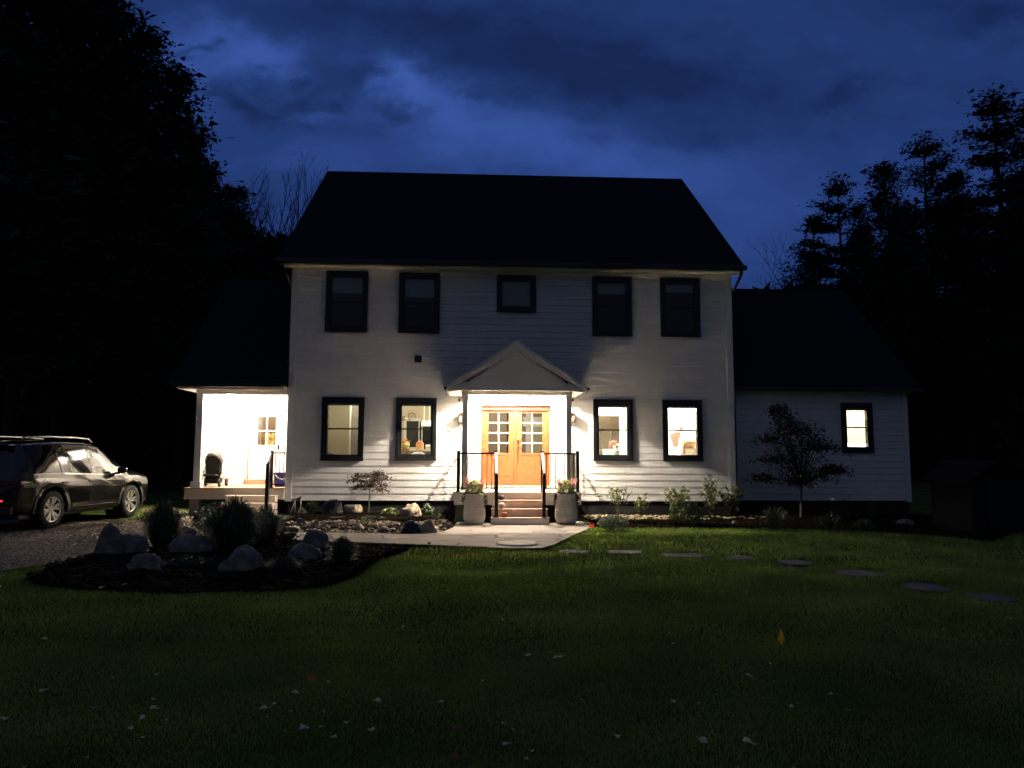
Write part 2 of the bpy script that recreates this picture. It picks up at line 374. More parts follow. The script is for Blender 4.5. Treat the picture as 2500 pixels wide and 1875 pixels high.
mb.box(hx-.018, hx+.018, -.02, .018, z-.30, z-.24); mb.build('handle', bronze, rf, bevel=.003)

# portico -----------------------------------------------------------------
PF, CY = -1.95, -1.72
pa = on_y(1263, 829, PF-.1); pl = on_y(1089, 943, PF-.1); pr = on_y(1434, 943, PF-.1)
PX = (pl.x+pr.x)/2; HW = (pr.x-pl.x)/2; AZ = pa.z; EZ = (pl.z+pr.z)/2
BZ = on_y(1260, 964, CY-.08).z                    # underside of beam
sl = (AZ-EZ)/HW
colx = [(on_y(1126.6, 1080, CY).x, on_y(1143, 1080, CY).x), (on_y(1380.5, 1080, CY).x, on_y(1396, 1080, CY).x)]
mb = MB()
for s in (-1, 1):
    a = Vector((PX, 0, AZ)); b = Vector((PX+s*HW, 0, EZ)); t = .05; FY = -2.03
    mb.add([(a.x, FY, a.z), (b.x, FY, b.z), (b.x, -.02, b.z), (a.x, -.02, a.z), (a.x, FY, a.z-t*1.2), (b.x, FY, b.z-t*1.2), (b.x, -.02, b.z-t*1.2), (a.x, -.02, a.z-t*1.2)],
           [(0,1,2,3), (4,5,6,7), (0,1,5,4), (1,2,6,5), (2,3,7,6)])
por = part(mb, 'portico_roof', shingle)
yb0, yb1 = -2.05, -2.0
ix0, ix1 = colx[0][1]+.02, colx[1][0]-.02         # inner gable panel edges
SB = on_y(1260, 953, -2.0).z                      # bottom of gable trim
mb = MB()
for s in (-1, 1):                                  # rake boards + boxed returns
    x1 = PX+s*(HW-.02); x0 = PX
    o = .062; d = .20
    poly = [(x0, AZ-o), (x1, EZ-o), (x1, EZ-o-.07), (x0, AZ-o-d)]
    mb.prism(poly, -2.03, -1.99)
    poly = [(x0, AZ-.006), (x1+.03*s, EZ-.006), (x1+.03*s, EZ-o-.035), (x0, AZ-o-.055)]
    mb.prism(poly, -2.055, -2.031)
    xi = ix0-.05 if s < 0 else ix1+.05
    zi = AZ-o-d-(abs(xi-PX))*sl*.97
    mb.prism([(x1, EZ-o-.07), (x1, SB), (xi, SB), (xi, zi+.03)], -2.028, -1.988)
mb.build('rake_trim', trim, por)
mb = MB(); zr0 = AZ-.062-.20
mb.prism([(ix0-.05, SB), (ix1+.05, SB), (ix1+.05, zr0-(ix1+.05-PX)*sl*.97), (PX, zr0), (ix0-.05, zr0-(PX-ix0+.05)*sl*.97)], -1.975, -1.94)
mb.build('gable_panel', trim, por)
mb = MB()                                          # beams on the columns, soffits
bx0, bx1 = colx[0][0], colx[1][1]
mb.box(bx0-.01, bx1+.01, CY-.09, CY+.09, BZ, SB+.02)
for x0, x1 in ((bx0-.01, bx0+.15), (bx1-.15, bx1+.01)): mb.box(x0, x1, CY+.09, -.02, BZ, SB+.02)
mb.build('beam', trim, por, bevel=.004)
mb = MB()
for s in (-1, 1):
    xo = PX+s*(HW-.03); xi = bx0-.01 if s < 0 else bx1+.01
    mb.box(min(xo, xi), max(xo, xi), -1.985, -.02, SB-.0, SB+.02)
    mb.box(min(xo, xo-.02*s), max(xo, xo-.02*s), -1.985, -.02, SB+.02, EZ-.07)
mb.box(bx0-.01, bx1+.01, -1.985, CY-.091, SB-.0, SB+.02)
mb.build('soffit', trim, por)
mb = MB()                                          # vaulted ceiling under the rafters
for s in (-1, 1):
    xi = bx0+.15 if s < 0 else bx1-.15
    zi = AZ-.14-abs(xi-PX)*sl
    mb.quad((PX, CY+.09, AZ-.14), (xi, CY+.09, zi), (xi, -.02, zi), (PX, -.02, AZ-.14))
    mb.quad((xi, CY+.09, zi), (xi, CY+.09, SB+.02), (xi, -.02, SB+.02), (xi, -.02, zi))
mb.add([(bx0+.15, CY+.088, SB+.02), (bx1-.15, CY+.088, SB+.02), (bx1-.15, CY+.088, AZ-.14-(bx1-.15-PX)*sl), (PX, CY+.088, AZ-.14), (bx0+.15, CY+.088, AZ-.14-(PX-bx0-.15)*sl)], [(0,1,2,3,4)])
mb.build('ceiling', ceilm, por, norm=False)
# small gutters at the eave ends
for s in (-1, 1):
    x = PX+s*(HW+.02); MB().tube([(x, -2.06, EZ-.05), (x, -.05, EZ-.05)], .035, 10).build('gutter', gut, por, smooth=True)
for x0, x1 in colx:
    mb = MB().box(x0+.012, x1-.012, CY-.08, CY+.08, .72, BZ); mb.box(x0-.004, x1+.004, CY-.098, CY+.098, .72, .84); mb.box(x0, x1, CY-.09, CY+.09, BZ-.09, BZ-.002)
    part(mb, 'column', trim, por, bevel=.004)
# pendant fixture high in the vault
LX, LY, LZ = PX, -1.10, 3.55
frost = M('lit_opal_glass', (.9, .85, .75), .3, emit=(1, .78, .5), estr=14, var=.02)
mb = MB().tube([(LX, LY, AZ-.16), (LX, LY, LZ+.27)], .012, 8); mb.lathe([(0, LZ+.28), (.13, LZ+.27), (.14, LZ+.24), (0, LZ+.24)], 20, (LX, LY, 0))
pend = part(mb, 'pendant_lamp', bronze, por)
MB().lathe([(0, LZ+.235), (.06, LZ+.235), (.075, LZ+.18), (.05, LZ+.12), (0, LZ+.11)], 20, (LX, LY, 0)).build('glass_shade', frost, pend, smooth=True)
def lamp(name, loc, watt, col=(1, .72, .43), size=.06, parent=None):
    d = bpy.data.lights.new(name, 'POINT'); d.energy = watt; d.color = col; d.shadow_soft_size = size
    o = bpy.data.objects.new(name, d); C.objects.link(o); o.location = loc
    if parent: o.parent = parent
    return o
lamp('porch_lamp_light', (LX, LY, LZ), 1250, (1, .86, .70), .045)

# deck, steps, railings ---------------------------------------------------
DKL, DKR = on_y(1108.5, 1210, PF).x, on_y(1419.5, 1210, PF).x
deck_m = M('pale_decking', (.84, .76, .64), .5, var=.08, scale=9, bump=.08)
FLD = .70
mb = MB().box(DKL, DKR, PF+.02, -.02, FLD-.30, FLD-.028)
dk = part(mb, 'porch_deck', trim)
mb = MB()
nb = 13
for k in range(nb):
    y0 = PF-.01+(0-.03-PF)*k/nb; mb.box(DKL-.02, DKR+.02, y0, y0+(-.03-PF)/nb-.006, FLD-.026, FLD)
mb.build('deck_boards', deck_m, dk)
for x in (DKL+.12, DKR-.12): MB().box(x-.09, x+.09, PF+.12, PF+.30, -.1, FLD-.301).build('deck_post', M('weathered_post', (.12, .105, .08), .8, bump=.3), dk)
MB().box(DKL+.06, DKR-.06, PF+.33, PF+.36, -.05, FLD-.301).build('skirt_board', found, dk)
SX0, SX1 = on_y(1202, 1240, -2.4).x, on_y(1334, 1240, -2.4).x
riserm = M('riser_board', (.78, .66, .56), .55, var=.05)
st = None
for k in range(3):                                  # k=0 lowest
    z = .175*(k+1); yf = PF-.28*(3-k); wd = .012*(2-k)
    mb = MB().box(SX0-wd, SX1+wd, yf+.02, PF+.018, z-.175 + (.0 if k else -.03), z-.026)
    o = mb.build('step_riser', riserm if k else trim, dk)
    t = MB().box(SX0-wd-.015, SX1+wd+.015, yf-.012, yf+.29, z-.0255, z); t.build('step_tread', treadm, dk, bevel=.006)
def post(mb, x, y, z0, z1, w=.038): mb.box(x-w, x+w, y-w, y+w, z0, z1); mb.box(x-w-.012, x+w+.012, y-w-.012, y+w+.012, z0, z0+.02); mb.box(x-w-.008, x+w+.008, y-w-.008, y+w+.008, z1, z1+.015)
RZ = 1.63
px_in = (on_y(1210.5, 1150, PF+.08).x, on_y(1324, 1150, PF+.08).x); px_out = (on_y(1119, 1150, PF+.08).x, on_y(1410, 1150, PF+.08).x)
lowx = (on_y(1212, 1220, -2.68).x, on_y(1328, 1220, -2.68).x)
for i in (0, 1):
    xi, xo = px_in[i], px_out[i]; y = PF+.08
    mb = MB(); post(mb, xo, y, FLD, RZ+.02); rl = part(mb, 'railing', blackmetal, bevel=.003)
    mb = MB(); post(mb, xi, y, FLD, RZ+.02); mb.build('post', blackmetal, rl, bevel=.003)
    a, b = sorted((xi, xo)); a += .04; b -= .04
    mb = MB().box(a, b, y-.022, y+.022, RZ-.05, RZ-.01); mb.box(a, b, y-.015, y+.015, FLD+.07, FLD+.10)
    ys0, ys1 = y+.04, -.03; mb.box(xo-.022, xo+.022, ys0, ys1, RZ-.05, RZ-.01); mb.box(xo-.015, xo+.015, ys0, ys1, FLD+.07, FLD+.10)
    mb.build('top_rail', blackmetal, rl)
    n = 7
    for k in range(n):
        x = a+(b-a)*(k+.5)/n; MB().box(x-.0105, x+.0105, y-.0105, y+.0105, FLD+.10, RZ-.05).build('baluster', blackmetal, rl)
    for k in range(12):
        yy = ys0+(ys1-ys0)*(k+.5)/12; MB().box(xo-.008, xo+.008, yy-.008, yy+.008, FLD+.10, RZ-.05).build('baluster', blackmetal, rl)
    # stair rail down to the newel on the bottom step
    lx, ly = lowx[i], -2.68
    mb = MB(); mb.box(lx-.038, lx+.038, ly-.038, ly+.038, .175, 1.12); mb.box(lx-.055, lx+.055, ly-.055, ly+.055, .175, .195); mb.build('newel_post', blackmetal, rl, bevel=.003)
    d = Vector((lx-xi, ly-y, 1.13-(RZ-.02)))
    mb = MB()
    for zz, w in ((0, .026), (-.76, .016)):
        A = Vector((xi, y-.04, RZ-.02+zz)); B = Vector((lx, ly-.03 if zz == 0 else ly+.04, 1.13+zz))
        mb.add([A+Vector((-w, 0, -w)), A+Vector((w, 0, -w)), A+Vector((w, 0, w)), A+Vector((-w, 0, w)), B+Vector((-w, 0, -w)), B+Vector((w, 0, -w)), B+Vector((w, 0, w)), B+Vector((-w, 0, w))],
               [(0,1,2,3), (4,5,6,7), (0,1,5,4), (1,2,6,5), (2,3,7,6), (3,0,4,7)])
    mb.build('stair_rail', M('rail_top%d' % i, (.10, .085, .075), .22, metal=.6), rl)
    for k in range(4):
        t = (k+.7)/4.6; x = xi+(lx-xi)*t; yy = y+(ly-y)*t; zt = RZ-.04+(1.13-RZ+.02)*t; MB().box(x-.008, x+.008, yy-.008, yy+.008, zt-.74, zt).build('baluster', blackmetal, rl)

# right wing ---------------------------------------------------------------
WX1 = on_y(2217, 1090, WY).x; WZT = on_y(2000, 957, WY).z; wz0 = on_y(2000, 1222, WY).z
Ww = [on_y(*p, WY) for p in ((2050.5, 983.6), (2126.5, 984), (2056.7, 1104), (2132, 1104.5))]
W10 = ((Ww[0].x+Ww[2].x)/2, (Ww[1].x+Ww[3].x)/2, Ww[2].z, Ww[0].z)
mb = MB(); siding(mb, (0, WY, 0), (1, 0, 0), (0, -1, 0), XR+.002, WX1-.12, wz0, WZT, [inner(W10)])
sheet(mb, XR, WX1, wz0, WZT, WY+.003, [inner(W10)])
siding(mb, (WX1, WY, 0), (0, 1, 0), (1, 0, 0), 0, 7.4, wz0, WZT); mb.add([(WX1, WY, WZT), (WX1, WY+7.4, WZT), (WX1, WY+3.7, 6.7)], [(0,1,2)])
wing = part(mb, 'wing_wall', white, norm=False)
mb = MB().box(WX1-.12, WX1+.022, WY-.026, WY, wz0-.03, WZT); mb.box(XR, WX1+.2, WY-.3, WY+.02, WZT, WZT+.03); mb.box(XR, WX1+.2, WY-.32, WY-.302, WZT, WZT+.13); mb.build('trim_board', trim, wing)
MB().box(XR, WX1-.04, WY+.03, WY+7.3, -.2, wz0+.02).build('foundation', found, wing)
gable_roof(XR+.0, WX1+.22, WY-.36, WZT+.10, WY+3.66, WZT+.10+3.62, WY+7.7, WZT+.10, name='wing_roof', parent=wing)
MB().box(XR+.03, WX1+.24, WY-.46, WY-.365, WZT-.02, WZT+.09).build('gutter', gut, wing, bevel=.012)
window(W10, WY, parent=wing)
x0, x1, z0, z1 = W10
MB().box(x0+.1, x1-.1, WY+.11, WY+.113, z0+CW+.10, z1-.07).build('blind', blind_m, wing)
room(x0-.6, x1+.5, WY+2.6, FL, WZT-.05, ceilm, y0=WY+.012, parent=wing)
lamp('wing_room_light', ((x0+x1)/2, WY+1.3, WZT-.35), 290, (1, .93, .80), .15, )

# left porch wing ------------------------------------------------------------
PYF, PYB, PYD = -.12, 2.2, 2.6
pxl = on_y(449, 1200, PYF).x
colL = (on_y(479, 1060, PYF+.12).x, on_y(495, 1060, PYF+.12).x)
LBT, LBB = on_y(600, 952, PYF).z, on_y(600, 962.5, PYF).z
xc = on_y(594, 1150, PYB).x                        # corner where the siding wall steps back to the door
sdx0, sdx1 = on_y(619, 1100, PYD).x, on_y(683, 1100, PYD).x; sdz = on_y(650, 1007, PYD).z
mb = MB(); siding(mb, (0, PYB, 0), (1, 0, 0), (0, -1, 0), on_y(478, 1100, PYB).x, xc-.12, .70, 3.35)
siding(mb, (0, PYD, 0), (1, 0, 0), (0, -1, 0), xc, XL, .70, 3.35, [(sdx0-.1, sdx1+.1, .5, sdz+.12)])
sheet(mb, xc, XL, .7, 3.35, PYD+.002, [(sdx0, sdx1, .5, sdz)])
mb.quad((xc, PYB, .7), (xc, PYD, .7), (xc, PYD, 3.35), (xc, PYB, 3.35))
siding(mb, (on_y(478, 1100, PYB).x, 0, 0), (0, 1, 0), (-1, 0, 0), PYB, 7.6, .38, 3.35)

side = part(mb, 'side_porch_wall', white, norm=False)
mb = MB().box(xc-.12, xc+.02, PYB-.026, PYB+.02, .70, 3.35); mb.build('corner_board', trim, side)
mb = MB()
for s0, s1 in ((sdx0-.12, sdx0), (sdx1, sdx1+.12)): mb.box(s0, s1, PYD-.04, PYD, .7, sdz)
mb.box(sdx0-.16, sdx1+.16, PYD-.07, PYD, sdz, sdz+.13); mb.build('door_casing', trim, side, bevel=.003)
mb = MB(); W = sdx1-sdx0; g = [on_y(*p, PYD+.03) for p in ((630.6, 1017), (673, 1087))]
mb.box(sdx0, g[0].x, PYD+.01, PYD+.05, .78, sdz); mb.box(g[1].x, sdx1, PYD+.01, PYD+.05, .78, sdz); mb.box(g[0].x, g[1].x, PYD+.01, PYD+.05, .78, g[1].z); mb.box(g[0].x, g[1].x, PYD+.01, PYD+.05, g[0].z, sdz)
cx = (g[0].x+g[1].x)/2; zc = (g[0].z+g[1].z)/2
mb.box(cx-.018, cx+.018, PYD+.005, PYD+.055, g[1].z, g[0].z); mb.box(g[0].x, g[1].x, PYD+.007, PYD+.053, zc-.018, zc+.018)
for s in (0, 1):
    a0 = sdx0+.1+s*(W/2-.02); mb.box(a0, a0+W/2-.18, PYD, PYD+.009, .98, g[1].z-.16)
sd = mb.build('side_door', trim, side)
MB().box(g[0].x, g[1].x, PYD+.026, PYD+.03, g[1].z, g[0].z).build('pane', pane_m, sd)
hz = on_y(680.5, 1092, PYD); MB().box(hz.x-.03, hz.x+.03, PYD-.04, PYD+.009, hz.z-.07, hz.z+.07).build('lock', blackmetal, sd, bevel=.004)
room(sdx0-.5, sdx1+.1, PYD+1.6, .74, 3.2, M('taupe_room', (.34, .29, .24), .8), y0=PYD+.06, parent=side)
mb = MB()                                          # folded tan curtain behind the door
for k in range(14):
    xx = g[0].x-.05+k*.04; yy = PYD+.5+.03*math.sin(k*1.7)
    mb.quad((xx, yy, 1.0), (xx+.04, PYD+.5+.03*math.sin((k+1)*1.7), 1.0), (xx+.04, PYD+.5+.03*math.sin((k+1)*1.7), zc-.05-.02*(k % 3)), (xx, yy, zc-.05-.02*(k % 3)))
mb.build('curtain', M('tan_curtain', (.75, .52, .22), .8), side, norm=False)
lamp('hall_light', (sdx0+.2, PYD+.9, 3.0), 40)
MB().box(sdx0-.1, sdx1+.12, PYD-.34, PYD-.042, FL-.038, .83).build('door_step', M('brown_door_step', (.38, .22, .13), .5, bump=.1), side, bevel=.006)
mb = MB().box(pxl, XL-.03, PYF+.02, PYD, FLD-.29, FLD-.027)
sdk = part(mb, 'side_porch_deck', M('tan_fascia', (.60, .52, .42), .6, var=.05))
mb = MB()
n = 28
for k in range(n):
    y0 = PYF-.01+(PYD-PYF)*k/n; mb.box(pxl-.02, XL-.03, y0, y0+(PYD-PYF)/n-.006, FLD-.025, FLD)
mb.build('deck_boards', M('brown_decking', (.42, .27, .17), .5, var=.12, bump=.1), sdk)
pp = on_y(475.5, 1230, PYF+.1).x
MB().box(pp-.12, pp+.12, PYF+.06, PYF+.26, -.1, FLD-.291).build('deck_post', M('pale_post', (.40, .34, .26), .8, bump=.2), sdk)
mb = MB().box(colL[0], colL[1], PYF+.04, PYF+.20, FLD, LBB); mb.box(colL[0]-.05, colL[1]+.03, PYF+.0, PYF+.24, FLD, FLD+.16); side_col = mb.build('column', trim, side, bevel=.004)
mb = MB().box(colL[0]-.02, XL-.024, PYF+.04, PYF+.20, LBB, LBT+.06); mb.box(colL[0]-.02, colL[0]+.14, PYF+.20, PYB, LBB, LBT+.06); mb.build('beam', trim, side, bevel=.004)
mb = MB().box(colL[0]-.35, XL-.02, PYF-.25, PYD, LBT+.06, LBT+.08); mb.build('ceiling', ceilm, side)
mb = MB().box(colL[0]-.37, XL-.03, PYF-.28, PYF-.252, LBT+.0, LBT+.14); mb.box(colL[0]-.39, colL[0]-.371, PYF-.28, PYD, LBT+.0, LBT+.14); mb.build('fascia', trim, side)
gable_roof(colL[0]-.55, XL-.02, PYF-.36, LBT+.16, 3.6, LBT+.16+3.6, 7.6, LBT+.16, name='side_porch_roof', parent=side)
MB().box(colL[0]-.5, XL-.06, PYF-.46, PYF-.365, LBT+.04, LBT+.14).build('gutter', gut, side, bevel=.01)
mb = MB().lathe([(0, .1), (.16, .1), (.17, .06), (.12, 0), (0, -.01)], 20, (on_y(570, 1000, 1.3).x, 1.3, LBT-.05)); mb.build('ceiling_lamp', frost, side, smooth=True)
lamp('side_porch_light', (on_y(570, 1000, 1.3).x, 1.0, LBT-.18), 480, (1, .86, .68), .07)
# side steps and rail
a, b = on_y(547, 1210, -.5).x, on_y(668, 1210, -.5).x
for k in range(3):
    z = .175*(k+1); yf = PYF-.28*(3-k)
    MB().box(a, b, yf+.02, PYF+.018, z-.175, z-.026).build('step_riser', riserm, sdk)
    MB().box(a-.02, b+.02, yf-.01, yf+.29, z-.0255, z).build('step_tread', riserm, sdk, bevel=.005)
ux, lx = on_y(663, 1150, PYF+.1).x, on_y(652.5, 1180, -.8).x
mb = MB(); post(mb, ux, PYF+.1, FLD, 1.63); srl = part(mb, 'side_railing', blackmetal)
mb = MB(); mb.box(ux, XL-.03, PYF+.08, PYF+.12, 1.575, 1.61); mb.box(ux, XL-.03, PYF+.085, PYF+.115, FLD+.07, FLD+.10); mb.build('top_rail', blackmetal, srl)
for k in range(3):
    x = ux+(XL-ux)*(k+.8)/3.4; MB().box(x-.008, x+.008, PYF+.092, PYF+.108, FLD+.1, 1.575).build('baluster', blackmetal, srl)
mb = MB(); mb.box(lx-.038, lx+.038, -.84, -.76, .175, 1.33); mb.build('newel_post', blackmetal, srl)
mb = MB().tube([(ux, PYF+.06, 1.60), (lx, -.80, 1.34)], .022, 6); mb.tube([(ux, PYF+.06, .86), (lx, -.80, .56)], .014, 6); mb.build('stair_rail', blackmetal, srl)
for k in range(4):
    t = (k+.7)/4.6; x = ux+(lx-ux)*t; yy = PYF+.06+(-.80-PYF-.06)*t; zt = 1.60-.26*t; MB().box(x-.007, x+.007, yy-.007, yy+.007, zt-.75, zt).build('baluster', blackmetal, srl)
# ================================================================== ROOMS SEEN THROUGH THE LOWER WINDOWS
def at(px, py, y): return on_y(px, py, y)
def item(name, mb, mat, label, cat, **k):
    vs = [Vector(v) for v in mb.v]; n = len(vs); c = sum(vs, Vector())/n; c.z = min(v.z for v in vs)
    o = mb.build(name, mat, None, loc=c, **k); return tag(o, label, cat)
beige = M('beige_interior_wall', (.46, .41, .30), .85, var=.02); cream = M('cream_interior_wall', (.66, .60, .48), .85, var=.02)
whitew = M('white_interior_wall', (.80, .78, .74), .85, var=.02); taupe = M('taupe_interior_wall', (.20, .165, .14), .85, var=.03)
floorw = M('oak_floor', (.3, .19, .1), .4, var=.15)
RT = 3.30
wA, wB, wC, wD = LOWER
# room A: beige wall and a white corner trim
room(wA[0]-.5, (wA[1]+wB[0])/2-.02, 2.6, FL, RT, beige)
c = at(856, 1040, 2.0); MB().box(c.x-.025, c.x+.025, 1.95, 2.59, FL, RT-.001).build('door_trim', whitew, house)
MB().box(c.x+.026, (wA[1]+wB[0])/2-.03, 1.99, 2.04, FL, RT-.001).build('interior_wall', M('grey_interior_wall', (.30, .27, .23), .8), house)
lamp('room_light_a', (wA[0]+.3, 1.3, 3.1), 38, (1, .90, .70), .12)
b = at(810, 1121, 1.2); mb = MB().box(b.x-.22, b.x+.14, 1.1, 1.5, 1.18, 1.24)
for dx in (-.2, .12):
    for yy in (1.12, 1.48): mb.tube([(b.x+dx, yy, FL), (b.x+dx, yy, 1.18)], .018, 6)
mb.tube([(b.x-.2, 1.48, 1.2), (b.x-.22, 1.52, 1.62)], .016, 6); mb.tube([(b.x+.12, 1.48, 1.2), (b.x+.12, 1.52, 1.5)], .016, 6); mb.tube([(b.x-.22, 1.52, 1.60), (b.x-.05, 1.53, 1.56), (b.x+.12, 1.52, 1.49)], .022, 6)
item('chair', mb, M('dark_wood', (.09, .05, .03), .5), 'dark wooden chair inside the leftmost lit window', 'chair')
# room B: dining room
xB0, xB1 = (wA[1]+wB[0])/2+.02, DX0-.4
room(xB0, xB1, 4.2, FL, RT, cream)
yb = 4.17
mb = MB()
def dark_window(x0, x1, z0, z1):
    m = MB().box(x0-.09, x1+.09, yb-.03, yb, z0-.09, z1+.09); o = m.build('interior_window_trim', whitew, house)
    MB().box(x0, x1, yb-.035, yb-.031, z0, z1).build('night_pane', M('night_pane', (.02, .025, .022), .12), o)
p, q = at(993, 1028, yb), at(1021.5, 1092, yb); dark_window(p.x, q.x, q.z, p.z)
p, q = at(1032, 1036, yb), at(1062, 1100, yb); dark_window(p.x, q.x, q.z, p.z)
c = at(1005.8, 1016.4, yb)
mb = MB(); mb.tube([(c.x+.11*math.cos(t*.4), yb-.02, c.z+.11*math.sin(t*.4)) for t in range(17)], .012, 6); mb.tube([(c.x, yb-.02, c.z-.02), (c.x+.02, yb-.02, c.z+.07)], .008, 5); mb.tube([(c.x, yb-.02, c.z), (c.x-.05, yb-.02, c.z-.03)], .008, 5)
item('wall_clock', mb, blackmetal, 'thin round clock on the cream wall inside the dining room', 'clock')
for px in (1035.5, 1048):
    c = at(px, 1033, 3.0); g = MB().tube([(c.x, 3.0, RT), (c.x, 3.0, c.z+.1)], .008, 6)
    g.lathe([(.0, .10), (.03, .09), (.085, .03), (.09, -.08), (.08, -.09), (.05, -.02), (0, .06)], 14, (c.x, 3.0, c.z))
    o = item('pendant_light', g, M('warm_pendant_glass', (.8, .72, .55), .2, emit=(1, .75, .45), estr=1.5), None, 'pendant light', smooth=True)
    tag(o, 'glass pendant light in the dining room, %s of the pair' % ('left' if px < 1040 else 'right'), 'pendant light', 'glass pendant lights in the dining room')
c = at(981, 1020, 2.4); mb = MB().tube([(c.x, 2.4, RT), (c.x, 2.4, c.z)], .015, 6); mb.lathe([(0, .05), (.05, .05), (.24, .0), (.26, -.06), (.2, -.05), (0, 0)], 18, (c.x, 2.4, c.z))
item('pendant_light', mb, M('brown_shade', (.10, .05, .03), .4), 'wide dark brown pendant lamp shade at the left of the dining room', 'pendant light')
tz = at(1040, 1098, 2.2).z; c0, c1 = at(1003, 1100, 2.2).x, at(1066, 1100, 2.2).x
mb = MB().box(c0, c1, 1.8, 2.7, tz-.05, tz); table = None
t = MB().box(c0+.04, c1-.04, 1.85, 2.65, tz-.14, tz-.051)
tb = empty('dining_table', ((c0+c1)/2, 2.2, FL), 'white topped dining table inside the window left of the door', 'table')
def loc_build(mb, name, mat, par, **k):
    L_ = Vector(par.location); mb.v = [tuple(Vector(v)-L_) for v in mb.v]; return mb.build(name, mat, par, **k)
loc_build(mb, 'tabletop', whitew, tb, bevel=.01); loc_build(t, 'apron', taupe, tb)
for sx in (c0+.08, c1-.08):
    for sy in (1.9, 2.6): loc_build(MB().tube([(sx, sy, FL), (sx, sy, tz-.14)], [.025, .035], 8), 'leg', taupe, tb)
c = at(1025, 1099, 2.15)
w_ = .115
mb = MB(); prof = [(-w_, 0), (w_, 0), (w_*1.0, .12), (w_*.85, .2), (w_*.4, .255), (-w_*.4, .255), (-w_*.85, .2), (-w_, .12)]
mb.prism([(c.x+a, tz+b) for a, b in prof], 2.05, 2.2); item('paper_bag', mb, M('coral_pink', (.85, .38, .25), .7, col2=(.85, .52, .25), scale=3), 'coral pink arched bag on the dining table', 'bag', bevel=.02)
c = at(990, 1096, 2.0)
mb = MB().box(c.x-.3, c.x+.12, 1.85, 2.3, FL, c.z-.005); item('cabinet', mb, M('tan_wood', (.45, .27, .13), .6), 'low tan cabinet at the left inside the dining room', 'cabinet')
mb = MB().lathe([(0, 0), (.09, 0), (.12, .1), (.11, .17), (.09, .16), (0, .15)], 16, (c.x, 2.0, c.z))
item('flower_pot', mb, M('pale_yellow_glaze', (.62, .58, .25), .4), 'pale yellow pot on the tan cabinet in the dining room', 'pot', smooth=True)
mb = MB()
for k in range(60):
    v = Vector((random.gauss(0, .07), random.gauss(0, .06), .21+random.gauss(0, .035))); s = .035
    mb.add([(c.x-.02+v.x+random.uniform(-s, s), 2+v.y+random.uniform(-s, s), c.z+v.z+random.uniform(-s, s)) for _ in range(4)], [(0,1,2), (0,2,3)])
item('flowers', mb, M('orange_flowers', (.85, .42, .18), .7), 'bunch of orange flowers in the pale yellow pot', 'flowers', norm=False)
c = at(1020, 1117, 1.3); mb = MB(); mb.lathe([(0, .16), (.10, .155), (.19, .11), (.225, .03), (.23, -.1), (0, -.1)], 20, (c.x, 1.3, c.z)); mb.tube([(c.x, 1.3, FL), (c.x, 1.3, c.z-.1)], .03, 8)
item('stool', mb, whitew, 'round white cushioned stool behind the window left of the door', 'stool', smooth=True)
c = at(995, 1110, 1.35)
mb = MB()
for k in range(7): mb.tube([(c.x+random.uniform(-.09, .09), 1.35+random.uniform(-.05, .05), c.z+random.uniform(-.06, .04)), (c.x+random.uniform(-.12, .12), 1.35, c.z+random.uniform(-.04, .09))], .03, 7)
mb.box(c.x-.14, c.x+.13, 1.25, 1.5, FL, c.z-.07)
item('toy_box', mb, M('dark_toys', (.07, .05, .07), .5, col2=(.25, .2, .2), scale=14), 'box heaped with dark toys below the left dining room flowers', 'box')
for k, px in enumerate((1041, 1046, 1051)):
    c = at(px, 1094, 2.3); g = MB().lathe([(.0, 0), (.035, 0), (.035, .15), (.03, .15), (.03, .01), (0, .01)], 12, (c.x, 2.3, tz))
    o = item('drinking_glass', g, MATS.get('clear') or M('clear', (.5, .52, .5), .1, spec=.9), None, 'glass', smooth=True)
    tag(o, '%s of three clear glasses on the dining table' % ('leftmost', 'middle', 'rightmost')[k], 'glass', 'clear glasses on the dining table')
lamp('room_light_b', ((xB0+xB1)/2, 2.0, 3.15), 95, (1, .90, .72), .15)
# hall behind the front doors
hx0, hx1 = DX0-.38, wC[0]-.12
room(hx0, hx1, 5.0, FL, RT, MATS['grey_interior_wall'])
p, q = at(1284, 1044, 4.9), at(1296, 1150, 4.9)
mb = MB().box(p.x, q.x, 4.9, 4.98, FL, RT-.25); p2, q2 = at(1277, 1018, 4.9), at(1330, 1042, 4.9); mb.box(p2.x, q2.x+.1, 4.86, 4.97, q2.z, p2.z)
mb.build('interior_trim', whitew, house)
p = at(1301, 1100, 4.6); MB().box(p.x, hx1-.01, 4.6, 4.68, FL, at(1301, 1042, 4.6).z).build('interior_wall', M('sage_interior_wall', (.36, .37, .27), .8), house)
lamp('hall_light_front', (-.3, 2.6, 3.1), 190, (1, .84, .62), .12)
mb = MB().box(-.75, -.06, 4.2, 4.28, FL, 3.2); mb.build('interior_wall', taupe, house)
